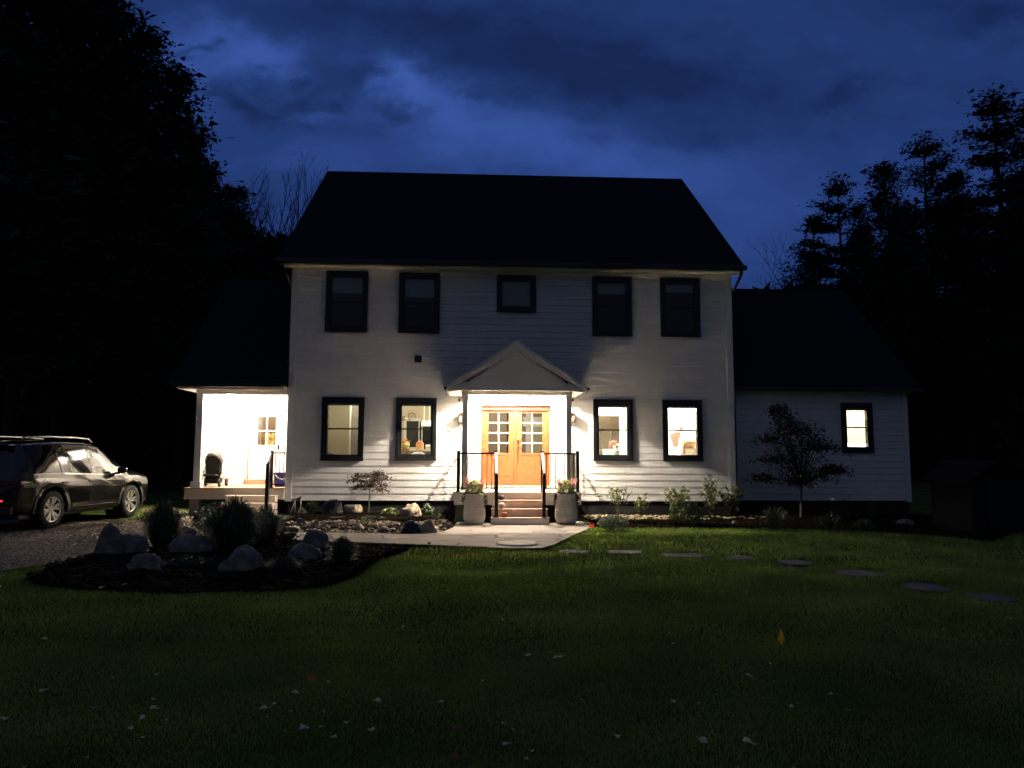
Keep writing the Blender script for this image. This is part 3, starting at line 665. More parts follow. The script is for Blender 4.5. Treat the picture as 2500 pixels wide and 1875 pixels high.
# room C: white room with a doorway to a beige panelled room
xC0, xC1 = hx1+.03, (wC[1]+wD[0])/2+.02
d0, d1 = at(1459, 1015, 2.6), at(1513, 1120, 2.6)
rc = MB()
rc.quad((xC0, 2.6, FL), (d0.x, 2.6, FL), (d0.x, 2.6, RT), (xC0, 2.6, RT)); rc.quad((d1.x, 2.6, FL), (xC1, 2.6, FL), (xC1, 2.6, RT), (d1.x, 2.6, RT)); rc.quad((d0.x, 2.6, d0.z), (d1.x, 2.6, d0.z), (d1.x, 2.6, RT), (d0.x, 2.6, RT))
for X in (xC0, xC1): rc.quad((X, .012, FL), (X, 2.6, FL), (X, 2.6, RT), (X, .012, RT))
rc.quad((xC0, .012, RT), (xC1, .012, RT), (xC1, 2.6, RT), (xC0, 2.6, RT)); rc.quad((xC0, .012, FL), (xC1, .012, FL), (xC1, 2.6, FL), (xC0, 2.6, FL))
rc.build('interior_wall', whitew, house, norm=False)
pan = MB()
for k in range(26):                                   # vertical board panelling
    xx = d0.x-.8+k*.1; pan.box(xx, xx+.088, 4.5, 4.53, FL, at(1480, 1040, 4.5).z)
pan.build('panelling', M('beige_panelling', (.42, .36, .27), .7), house)
room(d0.x-.85, d1.x+.9, 4.56, FL, RT, M('beige_back_room', (.42, .36, .28), .8), y0=2.62)
c = at(1486, 1117, 1.6); hw = .145
mb = MB().add([(c.x-hw*.85, 1.45, c.z-.1), (c.x+hw*.85, 1.45, c.z-.1), (c.x+hw*.85, 1.75, c.z-.1), (c.x-hw*.85, 1.75, c.z-.1), (c.x-hw, 1.42, c.z+.20), (c.x+hw, 1.42, c.z+.20), (c.x+hw, 1.78, c.z+.20), (c.x-hw, 1.78, c.z+.20)],
              [(0,1,2,3), (0,1,5,4), (1,2,6,5), (2,3,7,6), (3,0,4,7), (4,5,6,7)]); mb.box(c.x-hw-.02, c.x+hw+.02, 1.40, 1.80, c.z+.20, c.z+.23)
item('storage_tub', mb, M('pale_blue_plastic', (.50, .62, .60), .4), 'pale blue lidded tub inside the window right of the door', 'tub', bevel=.01)
MBc = MB().box(c.x-.3, c.x+.4, 1.3, 1.95, c.z-.16, c.z-.10)
for dx in (-.27, .37): MBc.box(c.x+dx-.02, c.x+dx+.02, 1.33, 1.9, FL, c.z-.16)
item('bench', MBc, whitew, 'white bench under the pale blue tub', 'bench')
c = at(1497, 1078, 2.2)
mb = MB().tube([(c.x-.1, 2.2, c.z), (c.x+.1, 2.2, c.z+.005)], .018, 8)
for dx in (-.09, -.03, .03, .09): mb.tube([(c.x+dx, 2.2, c.z), (c.x+dx, 2.2, c.z-.35)], .008, 5)
for dx in (-.1, .1): mb.tube([(c.x+dx, 2.2, c.z), (c.x+dx, 2.25, FL)], .014, 6)
item('chair', mb, M('reddish_wood', (.45, .15, .10), .5), 'spindle back chair with a reddish top rail behind the tub', 'chair')
c = at(1506, 1100, 1.8); mb = MB()
for k in range(40):
    mb.add([(c.x+random.gauss(0, .07), 1.8+random.gauss(0, .05), c.z+random.gauss(0, .11)) for _ in range(3)], [(0, 1, 2)])
item('houseplant', mb, M('grey_pattern', (.35, .33, .31), .8, var=.5), 'mottled grey houseplant beside the pale blue tub', 'houseplant', norm=False)
lamp('room_light_c', (wC[1]-.1, 1.2, 3.12), 230, (1, .92, .78), .15)
lamp('room_light_c_back', (d0.x+.3, 3.7, 3.1), 34, (1, .82, .58), .12)
# room D
xD0, xD1 = xC1+.03, XR-.1
room(xD0, xD1, 2.4, FL, RT, whitew)
cl = MB(); c0, c1 = at(1632, 1058, 1.2), at(1658, 1093, 1.2)
pts = [(1632,1062),(1642,1058),(1655,1054),(1662,1057),(1660,1068),(1656,1072),(1655,1088),(1650,1093),(1643,1088),(1641,1080),(1638,1074)]
cl.prism([(at(a, b, 1.2).x, at(a, b, 1.2).z) for a, b in pts], 1.17, 1.2)
m = M('red_white_cloth', (.55, .08, .05), .8); nt = m.node_tree
wv = nt.nodes.new('ShaderNodeTexWave'); wv.inputs['Scale'].default_value = 9; wv.bands_direction = 'DIAGONAL'; wv.inputs['Distortion'].default_value = 4
mxc = nt.nodes.new('ShaderNodeMix'); mxc.data_type = 'RGBA'; mxc.inputs['A'].default_value = (.75, .12, .08, 1); mxc.inputs['B'].default_value = (.85, .6, .5, 1)
nt.links.new(wv.outputs['Fac'], mxc.inputs['Factor']); nt.links.new(mxc.outputs['Result'], nt.nodes['Principled BSDF'].inputs['Base Color'])
item('hanging_garland', cl, m, 'red and white wavy cloth hanging in the rightmost lit window of the main house', 'hanging cloth')
pts = [(1656,1042),(1668,1041),(1669,1051),(1666,1053),(1661,1050)]
cl = MB().prism([(at(a, b, 1.1).x, at(a, b, 1.1).z) for a, b in pts], 1.08, 1.1)
item('paper_bow', cl, m, 'small red paper bow above the hanging cloth', 'decoration')
wick = M('wicker', (.42, .24, .12), .8, var=.3, scale=40, bump=.5)
c = at(1682, 1094, 1.0); mb = MB().lathe([(0, 0), (.15, 0), (.19, .1), (.185, .19), (.165, .185), (.16, .02), (0, .02)], 20, (c.x, 1.0, c.z))
mb.tube([(c.x+.17*math.cos(t), 1.0, c.z+.18+.10*math.sin(t)) for t in np.linspace(0, math.pi, 9)], .012, 6)
item('wicker_basket', mb, wick, 'brown wicker basket on top of the wooden crate by the right window', 'basket', smooth=True)
zb = c.z
mb = MB()
for k in range(4): mb.box(c.x-.16, c.x+.20, .86, .88, zb-.30+k*.075, zb-.24+k*.075)
for k in range(4): mb.box(c.x-.16, c.x+.20, 1.16, 1.18, zb-.30+k*.075, zb-.24+k*.075)
for s in (-.16, .17): mb.box(c.x+s, c.x+s+.03, .881, 1.159, zb-.32, zb-.002)
mb.box(c.x-.125, c.x+.165, .881, 1.159, zb-.03, zb-.003)
item('wooden_crate', mb, M('crate_wood', (.5, .36, .24), .7), 'slatted tan wooden crate under the wicker basket', 'crate')
mb = MB().box(xD0+.15, c.x+.5, .75, 1.3, zb-.38, zb-.325)
for xx in (xD0+.17, c.x+.42):
    for yy in (.78, 1.22): mb.box(xx, xx+.05, yy, yy+.05, FL, zb-.38)
item('side_table', mb, whitew, 'long white table inside the rightmost window of the main house', 'table')
c = at(1645, 1112, 1.0)
mb = MB().lathe([(0, 0), (.15, 0), (.17, .05), (.12, .13), (.05, .16), (0, .165)], 20, (c.x, 1.0, zb-.324))
item('cushion', mb, M('greige_fabric', (.4, .35, .27), .9), 'grey beige round cushion on the long white table', 'cushion', smooth=True)
c = at(1665, 1100, .95); mb = MB().box(c.x-.05, c.x+.03, .9, 1.0, zb-.324, zb-.02); mb.lathe([(0, .0), (.05, .0), (.06, .1), (.02, .12), (0, .12)], 14, (c.x-.01, .95, zb-.02))
item('white_lantern', mb, whitew, 'small white lantern standing left of the wooden crate', 'lantern', bevel=.008)
lamp('room_light_d', (wD[0]+.3, 1.5, 3.1), 210, (1, .91, .74), .15)

# ================================================================== GROUND
def gz(x, y):
    x = np.asarray(x, float); y = np.asarray(y, float)
    w = np.clip((-4.2-y)/3, 0, 1)*np.clip((x+6.5)/3, 0, 1)
    return w*(.030*np.sin(x*1.1+.7*np.sin(y*.9))*np.sin(y*1.3+.5*x)+.018*np.sin(2.7*x+1.3*y)+.012*np.sin(3.9*y-1.1*x)-.015)
def grid_axis(lo, hi, fine0, fine1, fs, n):
    a = np.arange(fine0, fine1+1e-6, fs); L_ = np.linspace(0, 1, n)[1:]**3
    return np.concatenate([(fine0-(fine0-lo)*L_)[::-1], a, fine1+(hi-fine1)*L_])
gx = grid_axis(-350, 350, -16, 16, .25, 14); gy = grid_axis(-350, 350, -22, 0, .25, 14)
X, Y = np.meshgrid(gx, gy); Z = gz(X, Y)-.012
me = bpy.data.meshes.new('ground'); nx, ny = len(gx), len(gy)
idx = np.arange(nx*ny).reshape(ny, nx)
fc = np.stack([idx[:-1, :-1], idx[:-1, 1:], idx[1:, 1:], idx[1:, :-1]], -1).reshape(-1, 4)
me.from_pydata(np.stack([X, Y, Z], -1).reshape(-1, 3).tolist(), [], fc.tolist()); me.polygons.foreach_set('use_smooth', [True]*len(me.polygons))
me.materials.append(M('lawn_soil', (.07, .10, .025), .9, spec=0, var=.4, scale=1.2, bump=.8, bscale=50))
struct(tag(bpy.data.objects.new('ground', me), 'dark lawn soil stretching to the woods', 'ground')); C.objects.link(bpy.data.objects['ground'])
def polysheet(name, pts, z, mat, sub=0, fn=None, kind='structure', jitter=0, label=None, cat=None):
    """flat sheet from a ground polygon, triangulated; fn(x, y) adds height"""
    bm = bmesh.new(); pts2 = []
    for a, b in zip(pts, pts[1:]+pts[:1]):
        d = math.dist(a, b); n = max(1, int(d/.35))
        for k in range(n):
            t = k/n; pts2.append((a[0]+(b[0]-a[0])*t+random.uniform(-1, 1)*jitter, a[1]+(b[1]-a[1])*t+random.uniform(-1, 1)*jitter))
    vs = [bm.verts.new((p[0], p[1], z)) for p in pts2]
    f = bm.faces.new(vs); bmesh.ops.triangulate(bm, faces=[f])
    for _ in range(sub):
        long = [e for e in bm.edges if e.calc_length() > .3]
        if not long: break
        bmesh.ops.subdivide_edges(bm, edges=long, cuts=1); bmesh.ops.triangulate(bm, faces=bm.faces[:])
    if fn:
        for v in bm.verts: v.co.z = z+fn(v.co.x, v.co.y) if not v.is_boundary else z
    else: pass
    bmesh.ops.recalc_face_normals(bm, faces=bm.faces)
    if bm.faces and sum(f.normal.z for f in bm.faces) < 0: bmesh.ops.reverse_faces(bm, faces=bm.faces)
    me = bpy.data.meshes.new(name); bm.to_mesh(me); bm.free(); me.materials.append(mat)
    me.polygons.foreach_set('use_smooth', [True]*len(me.polygons))
    o = bpy.data.objects.new(name, me); C.objects.link(o); o['kind'] = kind; tag(o, label, cat); return o
G = lambda *ps: [tuple(on_z(px, py))[:2] for px, py in ps]
# flagstone walk
m = bpy.data.materials.new('flagstones'); m.use_nodes = True; nt = m.node_tree; N = nt.nodes; L = nt.links; B = N['Principled BSDF']
tc = N.new('ShaderNodeTexCoord'); mp = N.new('ShaderNodeMapping'); mp.inputs['Scale'].default_value = (.17, .26, 1); L.new(tc.outputs['Object'], mp.inputs[0])
v1 = N.new('ShaderNodeTexVoronoi'); v1.feature = 'DISTANCE_TO_EDGE'; v2 = N.new('ShaderNodeTexVoronoi'); nz = N.new('ShaderNodeTexNoise'); nz.inputs['Scale'].default_value = 14; nz.inputs['Detail'].default_value = 8
for v in (v1, v2): L.new(mp.outputs[0], v.inputs['Vector'])
L.new(tc.outputs['Object'], nz.inputs['Vector'])
rp = N.new('ShaderNodeValToRGB'); rp.color_ramp.elements[0].position = .008; rp.color_ramp.elements[1].position = .030
L.new(v1.outputs['Distance'], rp.inputs[0])
hs = N.new('ShaderNodeValToRGB'); hs.color_ramp.elements[0].color = (.20, .165, .135, 1); hs.color_ramp.elements[1].color = (.36, .30, .24, 1)
ad = N.new('ShaderNodeMath'); ad.operation = 'MULTIPLY_ADD'; ad.inputs[1].default_value = .5; L.new(nz.outputs['Fac'], ad.inputs[0]); sp = N.new('ShaderNodeSeparateColor'); L.new(v2.outputs['Color'], sp.inputs[0])
m5 = N.new('ShaderNodeMath'); m5.operation = 'MULTIPLY'; m5.inputs[1].default_value = .6; L.new(sp.outputs[0], m5.inputs[0]); L.new(m5.outputs[0], ad.inputs[2]); L.new(ad.outputs[0], hs.inputs[0])
mx = N.new('ShaderNodeMix'); mx.data_type = 'RGBA'; mx.inputs['A'].default_value = (.09, .07, .055, 1); L.new(rp.outputs[0], mx.inputs['Factor']); L.new(hs.outputs[0], mx.inputs['B']); L.new(mx.outputs['Result'], B.inputs['Base Color'])
B.inputs['Roughness'].default_value = .75
bp = N.new('ShaderNodeBump'); bp.inputs['Strength'].default_value = .5; bp.inputs['Distance'].default_value = .012; sm = N.new('ShaderNodeMath'); sm.operation = 'MULTIPLY_ADD'; sm.inputs[1].default_value = .15; L.new(nz.outputs['Fac'], sm.inputs[0]); L.new(rp.outputs[0], sm.inputs[2]); L.new(sm.outputs[0], bp.inputs['Height']); L.new(bp.outputs[0], B.inputs['Normal'])
flag = m
WALK = G((560,1301),(690,1301),(880,1303.5),(1000,1306),(1050,1304),(1085,1299),(1106,1290),(1112,1283),(1128,1278)) + [(-1.6, -2.3), (1.75, -2.3)] + G((1402,1277),(1448,1286),(1435,1294),(1398,1310),(1350,1333),(1322,1341),(1240,1341),(1120,1336),(1000,1331),(850,1325),(690,1320),(560,1318))
polysheet('walkway', WALK, .02, flag, label='curved flagstone walkway leading to the front steps', cat='path')
# driveway
grav = M('gravel_drive', (.16, .12, .09), .95, spec=.1, var=.4, scale=22, bump=1, bscale=45, col2=(.30, .24, .18))
DRIVE = [(-30, -12.5)] + G((0,1395),(150,1372),(300,1345),(430,1330),(560,1322),(640,1316),(640,1301),(620,1262)) + [(-6.2, -.2), (-8.4, .3), (-8.9, -1.2), (-9.3, -1.9), (-12.5, -1.5), (-16, -2.5), (-30, -4)]
polysheet('driveway', DRIVE, .004, grav, label='brown gravel driveway beneath the parked car', cat='driveway')
def mound(h, cx, cy, rx, ry): return lambda x, y: h*max(0, 1-((x-cx)/rx)**2-((y-cy)/ry)**2)+.03*noise.noise(Vector((x*3, y*3, 0)))
BEDL = [(XL-.2, -.02)] + G((690,1301),(880,1303.5),(1000,1306),(1050,1304),(1085,1299),(1106,1290),(1112,1283)) + [(-1.55, -2.3), (-1.55, -.02)]
polysheet('rock_bed', BEDL, .006, mulch, 5, mound(.14, -4, -1.2, 3.4, 2.2), label='mulch and gravel planting bed left of the steps', cat='planting bed')
BEDR = [(1.65, -.02), (1.7, -2.3)] + G((1415,1279),(1452,1289),(1560,1290),(1700,1289),(1900,1291),(2060,1296),(2215,1304),(2420,1322)) + [(14.0, -1), (WX1+2, WY), (XR, -.02)]
polysheet('foundation_bed', BEDR, .006, mulch, 5, mound(.06, 6, -1.6, 6, 2.2), label='dark mulch bed along the right front wall', cat='planting bed')
ISL = G((1012,1333),(850,1327),(690,1322),(560,1325),(430,1334),(300,1349),(230,1360),(120,1390),(60,1415),(90,1428),(200,1440),(400,1449),(560,1447),(700,1441),(800,1428),(860,1408),(905,1382),(950,1357))
ISLc = np.mean(np.array(ISL), 0)
polysheet('island_bed', ISL, .008, mulch, 5, mound(.10, ISLc[0], ISLc[1], 4, 2.2), label='dark mulch island bed holding boulders and grasses', cat='planting bed')
# pale gravel strip in the right bed and pebbles
def pebbles(name, polys, n, mat, label, size=(.02, .05), flat=.6, zoff=.02, fn=None):
    mb = MB(); k = 0
    ico = bmesh.new(); bmesh.ops.create_icosphere(ico, subdivisions=1, radius=1); iv = [v.co.copy() for v in ico.verts]; iff = [tuple(v.index for v in f.verts) for f in ico.faces]; ico.free()
    while k < n:
        poly = random.choice(polys); xs = [p[0] for p in poly]; ys = [p[1] for p in poly]
        x, y = random.uniform(min(xs), max(xs)), random.uniform(min(ys), max(ys))
        if not inpoly(np.array([x]), np.array([y]), poly)[0]: continue
        s = random.uniform(*size)*random.choice((.7, 1, 1.4)); r = Matrix.Rotation(random.uniform(0, 6), 3, 'Z') @ Matrix.Diagonal((s*random.uniform(.8, 1.4), s*random.uniform(.7, 1), s*flat))
        mb.add([r @ (v*random.uniform(.85, 1.15)) + Vector((x, y, zoff+s*flat*.4+(max(fn(x, y), 0) if fn else 0))) for v in iv], iff); k += 1
    o = mb.build(name, mat, None, smooth=True, norm=False); return tag(o, label, 'pebbles', kind='stuff')
def inpoly(x, y, poly):
    r = np.zeros(len(x), bool); n = len(poly)
    for i in range(n):
        x0, y0 = poly[i]; x1, y1 = poly[(i+1) % n]
        c = ((y0 > y) != (y1 > y)) & (x < (x1-x0)*(y-y0)/(y1-y0+1e-12)+x0); r ^= c
    return r
pebbles('pebbles', [G((700,1283),(800,1281),(900,1280),(985,1284),(1090,1276),(1108,1284),(1080,1298),(1000,1303),(850,1301),(700,1299))], 1500, M('river_stones', (.26, .18, .135), .85, var=.45, scale=5, col2=(.44, .34, .26)), 'small pinkish river stones scattered in the left bed', size=(.014, .042), zoff=-.004, fn=mound(.10, -4, -1.6, 3.4, 2.4))
pebbles('wood_chips', [G((1415,1262),(1560,1262),(1700,1264),(1880,1266),(1880,1272),(1700,1273),(1560,1273),(1440,1273))], 2600, M('pale_chips', (.50, .40, .26), .9, var=.3, scale=20), 'pale tan chips scattered under the right front wall', size=(.012, .03), flat=.35, zoff=.05)
pebbles('dropped_stones', [G((400,1240),(480,1252),(560,1262),(620,1262),(620,1300),(520,1300),(380,1285),(330,1262))], 700, M('drive_stones', (.34, .29, .23), .9, var=.4, scale=12), 'loose pale gravel beside the side porch steps', size=(.012, .035), zoff=.008)

pebbles('mulch_chips', [ISL], 5000, M('mulch_chip', (.012, .009, .007), .95, var=.6, scale=8, spec=.1, col2=(.035, .025, .018)), 'shredded dark mulch chips covering the island bed', size=(.012, .04), flat=.35, zoff=.008, fn=mound(.10, ISLc[0], ISLc[1], 4, 2.2))
pebbles('bed_chips', [BEDL, BEDR], 5000, MATS['mulch_chip'], 'shredded brown mulch in the beds along the house', size=(.012, .035), flat=.35, zoff=.06)
pebbles('drive_gravel', [G((0,1290),(200,1290),(420,1262),(600,1300),(560,1320),(420,1330),(150,1370),(0,1390)), G((120,1275),(420,1262),(600,1310),(430,1325),(200,1340))], 11000, M('drive_gravel_stones', (.20, .16, .12), .95, var=.5, scale=8, spec=.1, col2=(.36, .30, .23)), 'loose small gravel on the driveway', size=(.005, .015), zoff=.0)
# grass blades --------------------------------------------------------------
def blades(n, dmin, dmax, hmin, hmax, w, seed):
    rs = np.random.RandomState(seed)
    u = rs.rand(n); d = np.sqrt(dmin**2+(dmax**2-dmin**2)*u); t = (rs.rand(n)*2-1)*.90
    x = CAMX+d*(t*math.cos(YAW)+math.sin(YAW)); y = CAMY+d*(math.cos(YAW)-t*math.sin(YAW))
    keep = (y < -2.6) & ~inpoly(x, y, WALK) & ~inpoly(x, y, DRIVE) & ~inpoly(x, y, ISL) & ~inpoly(x, y, BEDR) & ~inpoly(x, y, BEDL) & (x < 40)
    for (sx, sy, sw, sd, sr) in STONES:
        c_, s_ = math.cos(-sr), math.sin(-sr); lx = (x-sx)*c_-(y-sy)*s_; ly = (x-sx)*s_+(y-sy)*c_
        keep &= ~((np.abs(lx) < sw*.5+.0) & (np.abs(ly) < sd*.5-.0))
    x, y = x[keep], y[keep]; return x, y
STONES = []
for px, py, wpx, dpx in ((1400,1341,72,9),(1525,1347,84,9),(1668,1352,112,10),(1807,1355,72,9),(1940,1371,72,12),(2098,1394,98,16),(2258,1421,96,20),(2418,1454,90,20)):
    c = on_z(px, py, 0); d = (c-CAM).dot(FW); STONES.append((c.x, c.y, wpx/F*d, max(.45, dpx/(CAMZ*F/d/d)), random.uniform(-.1, .1)))
V = []; Fc = []
def rim(x, y):                                    # grass beyond each stone raised so its shaded near side forms a dark band
    r = np.ones(len(x))
    for (sx, sy, sw, sd, sr) in STONES:
        near = (np.abs(x-sx) < sw*.5+.22) & (y > sy+sd*.3) & (y < sy+sd*.5+.28); r = np.where(near, 1.75, r)
    return r
for n, d0_, d1_, h0, h1, w in ((150000, 3.2, 6.5, .016, .034, .0030), (150000, 6.5, 11, .022, .045, .005), (130000, 11, 19, .035, .06, .010)):
    x, y = blades(n, d0_, d1_, h0, h1, w, int(n+d0_)); k = len(x); rs = np.random.RandomState(k)
    cl_ = .6+.4*np.sin(x*2.1+np.sin(y*1.7)*2)*np.sin(y*2.6+x); h = (h0+(h1-h0)*rs.rand(k))*(.75+.4*cl_)*rim(x, y); a = rs.rand(k)*6.283; la = rs.rand(k)*6.283; ln = h*rs.rand(k)*.75
    z = gz(x, y)-.012; wx, wy = np.cos(a)*w, np.sin(a)*w
    p0 = np.stack([x-wx, y-wy, z], -1); p1 = np.stack([x+wx, y+wy, z], -1); p2 = np.stack([x+np.cos(la)*ln, y+np.sin(la)*ln, z+h], -1)
    V.append(np.stack([p0, p1, p2], 1).reshape(-1, 3))
V = np.concatenate(V); nf = len(V)//3
me = bpy.data.meshes.new('grass'); me.vertices.add(len(V)); me.vertices.foreach_set('co', V.astype(np.float32).ravel())
me.loops.add(len(V)); me.loops.foreach_set('vertex_index', np.arange(len(V), dtype=np.int32))
me.polygons.add(nf); me.polygons.foreach_set('loop_start', np.arange(0, len(V), 3, dtype=np.int32)); me.update(calc_edges=True)
me.materials.append(M('grass_blades', (.19, .30, .05), .55, var=.3, scale=.9, trans=.35, col2=(.29, .38, .07)))
o = bpy.data.objects.new('grass', me); C.objects.link(o); tag(o, 'mown green lawn grass in front of the house', 'grass', kind='stuff')
# stepping stones
sl_m = M('bluestone', (.095, .088, .08), .85, var=.15, scale=5, bump=.4, bscale=40)
SL = ['first stepping stone, partly in light beside the walkway', 'second stepping stone from the walkway, thin and grey', 'widest stepping stone, third from the walkway', 'small stepping stone, fourth from the walkway, below the boxwood',
      'fifth stepping stone from the walkway, where the row begins to curve', 'sixth stepping stone, bluish slab below the bare maple tree', 'seventh stepping stone, below the lit wing window', 'last and faintest stepping stone near the right edge']
for (x, y, w, d, r), lb in zip(STONES, SL):
    mb = MB(); n = 14; pts = []
    for k in range(n):
        a = 2*math.pi*k/n; c_, s_ = math.cos(a), math.sin(a); q = (abs(c_)**5+abs(s_)**5)**(-1/5)*random.uniform(.93, 1.02)
        pts.append((c_*q*w/2*(1+.05*math.sin(3*a+x)), s_*q*d/2*(1+.08*math.cos(2*a+x))))
    mb.add([(a, b, .012) for a, b in pts]+[(a*1.01, b*1.01, -.05) for a, b in pts], [tuple(range(n))]+[(i, (i+1) % n, (i+1) % n+n, i+n) for i in range(n)])
    o = mb.build('stepping_stone', sl_m, None, bevel=.006); o.location = (x, y, float(gz(x, y))); o.rotation_euler.z = r
    tag(o, lb, 'stepping stone', 'stepping stones crossing the lawn')
c = on_z(1261, 1328, .02); d = (c-CAM).dot(FW)
mb = MB().lathe([(0, .03), (.34, .03), (.36, .022), (.36, -.01)], 32); o = mb.build('round_cover', M('pale_concrete', (.78, .70, .56), .8, bump=.2), None); o.location = c; tag(o, 'round pale stone cover set in the flagstone walkway', 'cover')

# rocks -----------------------------------------------------------------------
def rock(px, py, wpx, hpx, mat, label, kind='round', seed=0, name='rock', group=None, depthk=.8):
    c = on_z(px, py)
    if px < 1600 and c.y > -.75: c = on_y(px, py, -.75)      # rocks in the raised bed against the house
    d = (c-CAM).dot(FW); w = wpx/F*d; h = hpx/F*d
    bm = bmesh.new(); bmesh.ops.create_icosphere(bm, subdivisions=4, radius=1); rnd = random.Random(seed*13+5)
    planes = []
    for _ in range(9 if kind == 'angular' else 5):
        v = Vector((rnd.gauss(0, 1), rnd.gauss(0, 1), abs(rnd.gauss(0, .8)))).normalized(); planes.append((v, rnd.uniform(.62, .88) if kind == 'angular' else rnd.uniform(.8, .97)))
    for v in bm.verts:
        p = v.co.copy()
        for nrm, dd in planes:
            e = p.dot(nrm)-dd
            if e > 0: p -= nrm*e*.72
        s = Vector((seed*3.1, seed, 0)); p *= 1+.26*noise.noise(p*1.3+s)+.10*noise.noise(p*3.3+s)+.045*noise.noise(p*8+s)+.02*noise.noise(p*19+s)
        h *= 1
        if kind == 'cone': p.x = p.x*(1-.42*max(0, p.z))+.12*max(0, p.z)
        if kind == 'slab': p.z = max(-.5, min(p.z, .55))
        v.co = p
    xs = [v.co.x for v in bm.verts]; zs = [v.co.z for v in bm.verts]
    h *= 1.05
    mxz, mnx, mxx = max(zs), min(xs), max(xs); kx = w/(mxx-mnx); kz = h/(mxz+.25)
    for v in bm.verts: v.co = Vector(((v.co.x-(mnx+mxx)/2)*kx, v.co.y*kx*depthk, (v.co.z+.25)*kz if v.co.z > -.6 else (-.35)*kz))
    me = bpy.data.meshes.new(name); bm.to_mesh(me); bm.free(); me.materials.append(mat); me.polygons.foreach_set('use_smooth', [True]*len(me.polygons))
    o = bpy.data.objects.new(name, me); C.objects.link(o); o.location = (c.x, c.y+.2*w, max(0, c.z))
    return tag(o, label, 'rock', group)
gL = 'fieldstones in the bed left of the steps'; gI = 'boulders in the dark island bed'
for i, (px, py, w, h, m_, k_, lb) in enumerate([
    (811.5,1266,56,44,rockdark,'round','tall dark boulder with a pale rim behind the rock bed'),
    (860,1250,46,16,rocktan,'slab','smooth pale tan rock right of the dark boulder, against the foundation'),
    (818,1276,48,13,rockdark,'slab','long low grey slab in front of the tall dark boulder'),
    (737,1262,24,22,rocktan,'round','upright tan rock beside the left house corner'),
    (733,1288,28,22,rocky,'angular','blocky grey rock nearest the walkway at the left'),
    (771,1291,38,20,rocktan,'angular','brown rock with a pale right edge beside the walkway'),
    (686,1291,20,20,rocky,'round','small grey rock half hidden by the island shrubs'),
    (713,1300,38,13,rocky,'slab','flat dark rock lying right at the walkway edge'),
    (875,1297,26,17,rocktan,'round','egg shaped pale stone among the pebbles below the small maple'),
    (921,1291,29,16,rockpink,'round','pinkish stone touching a rounder one below the low pale shrub'),
    (937,1301,26,16,rocktan,'round','round tan stone left of the big mossy boulder by the walk'),
    (959,1299,17,8,rocktan,'slab','small flat cream stone left of the big boulder by the walk'),
    (978,1299,12,7,rocky,'round','smallest grey stone beside the big boulder by the walk'),
    (1000,1271,62,40,rocktan,'angular','large craggy pale boulder with a dark pit near the foundation'),
    (1003,1304,54,32,rockdark,'round','dark half of the big boulder beside the walkway bend'),
    (1043,1303,62,32,rocktan,'angular','long lichen spotted boulder beside the walkway bend'),
    (1082,1271,14,11,rockpink,'angular','pink angular stone left of the left planter'),
    (1091,1279,12,6,rocktan,'round','small pale stone left of the left planter'),
    (1126,1282,27,6,M('white_slab', (.62, .58, .5), .8),'slab','flat whitish stone just left of the left planter'),
    (1416,1279,20,5,MATS['white_slab'],'slab','flat whitish stone right of the right planter')]):
    rock(px, py, w, h, m_, lb, k_, i, group=gL if px < 1200 else None)
for i, (px, py, w, h, k_, lb) in enumerate([
    (259,1366,70,76,'cone','tall pointed boulder at the left end of the island bed'),
    (312,1363,76,50,'round','sloping grey boulder leaning right of the pointed one'),
    (453,1363,106,46,'round','broad flat topped boulder in the middle of the island bed'),
    (346,1405,96,44,'round','low dim boulder in front of the pointed one'),
    (583,1408,102,62,'round','large smooth rounded boulder, front of the island bed'),
    (446,1320,52,28,'round','dark boulder behind the broad flat topped one'),
    (603,1322,26,26,'round','small tan stone between the tall grasses'),
    (763,1348,66,46,'round','domed boulder at the edge of the walkway'),
    (737,1381,92,46,'round','pale long boulder in front of the domed one')]):
    rock(px, py, w*1.12, h*1.12, rocktan if i == 6 else rocky, lb, k_, 40+i, 'boulder', gI, .75)
rock(2215,1283,44,14,rocky,'low dim rock in the dark bed beyond the wing corner','round',77)
rock(1795,1283,16,12,rocky,'small pale rock in the mulch right of the boxwood','round',78)

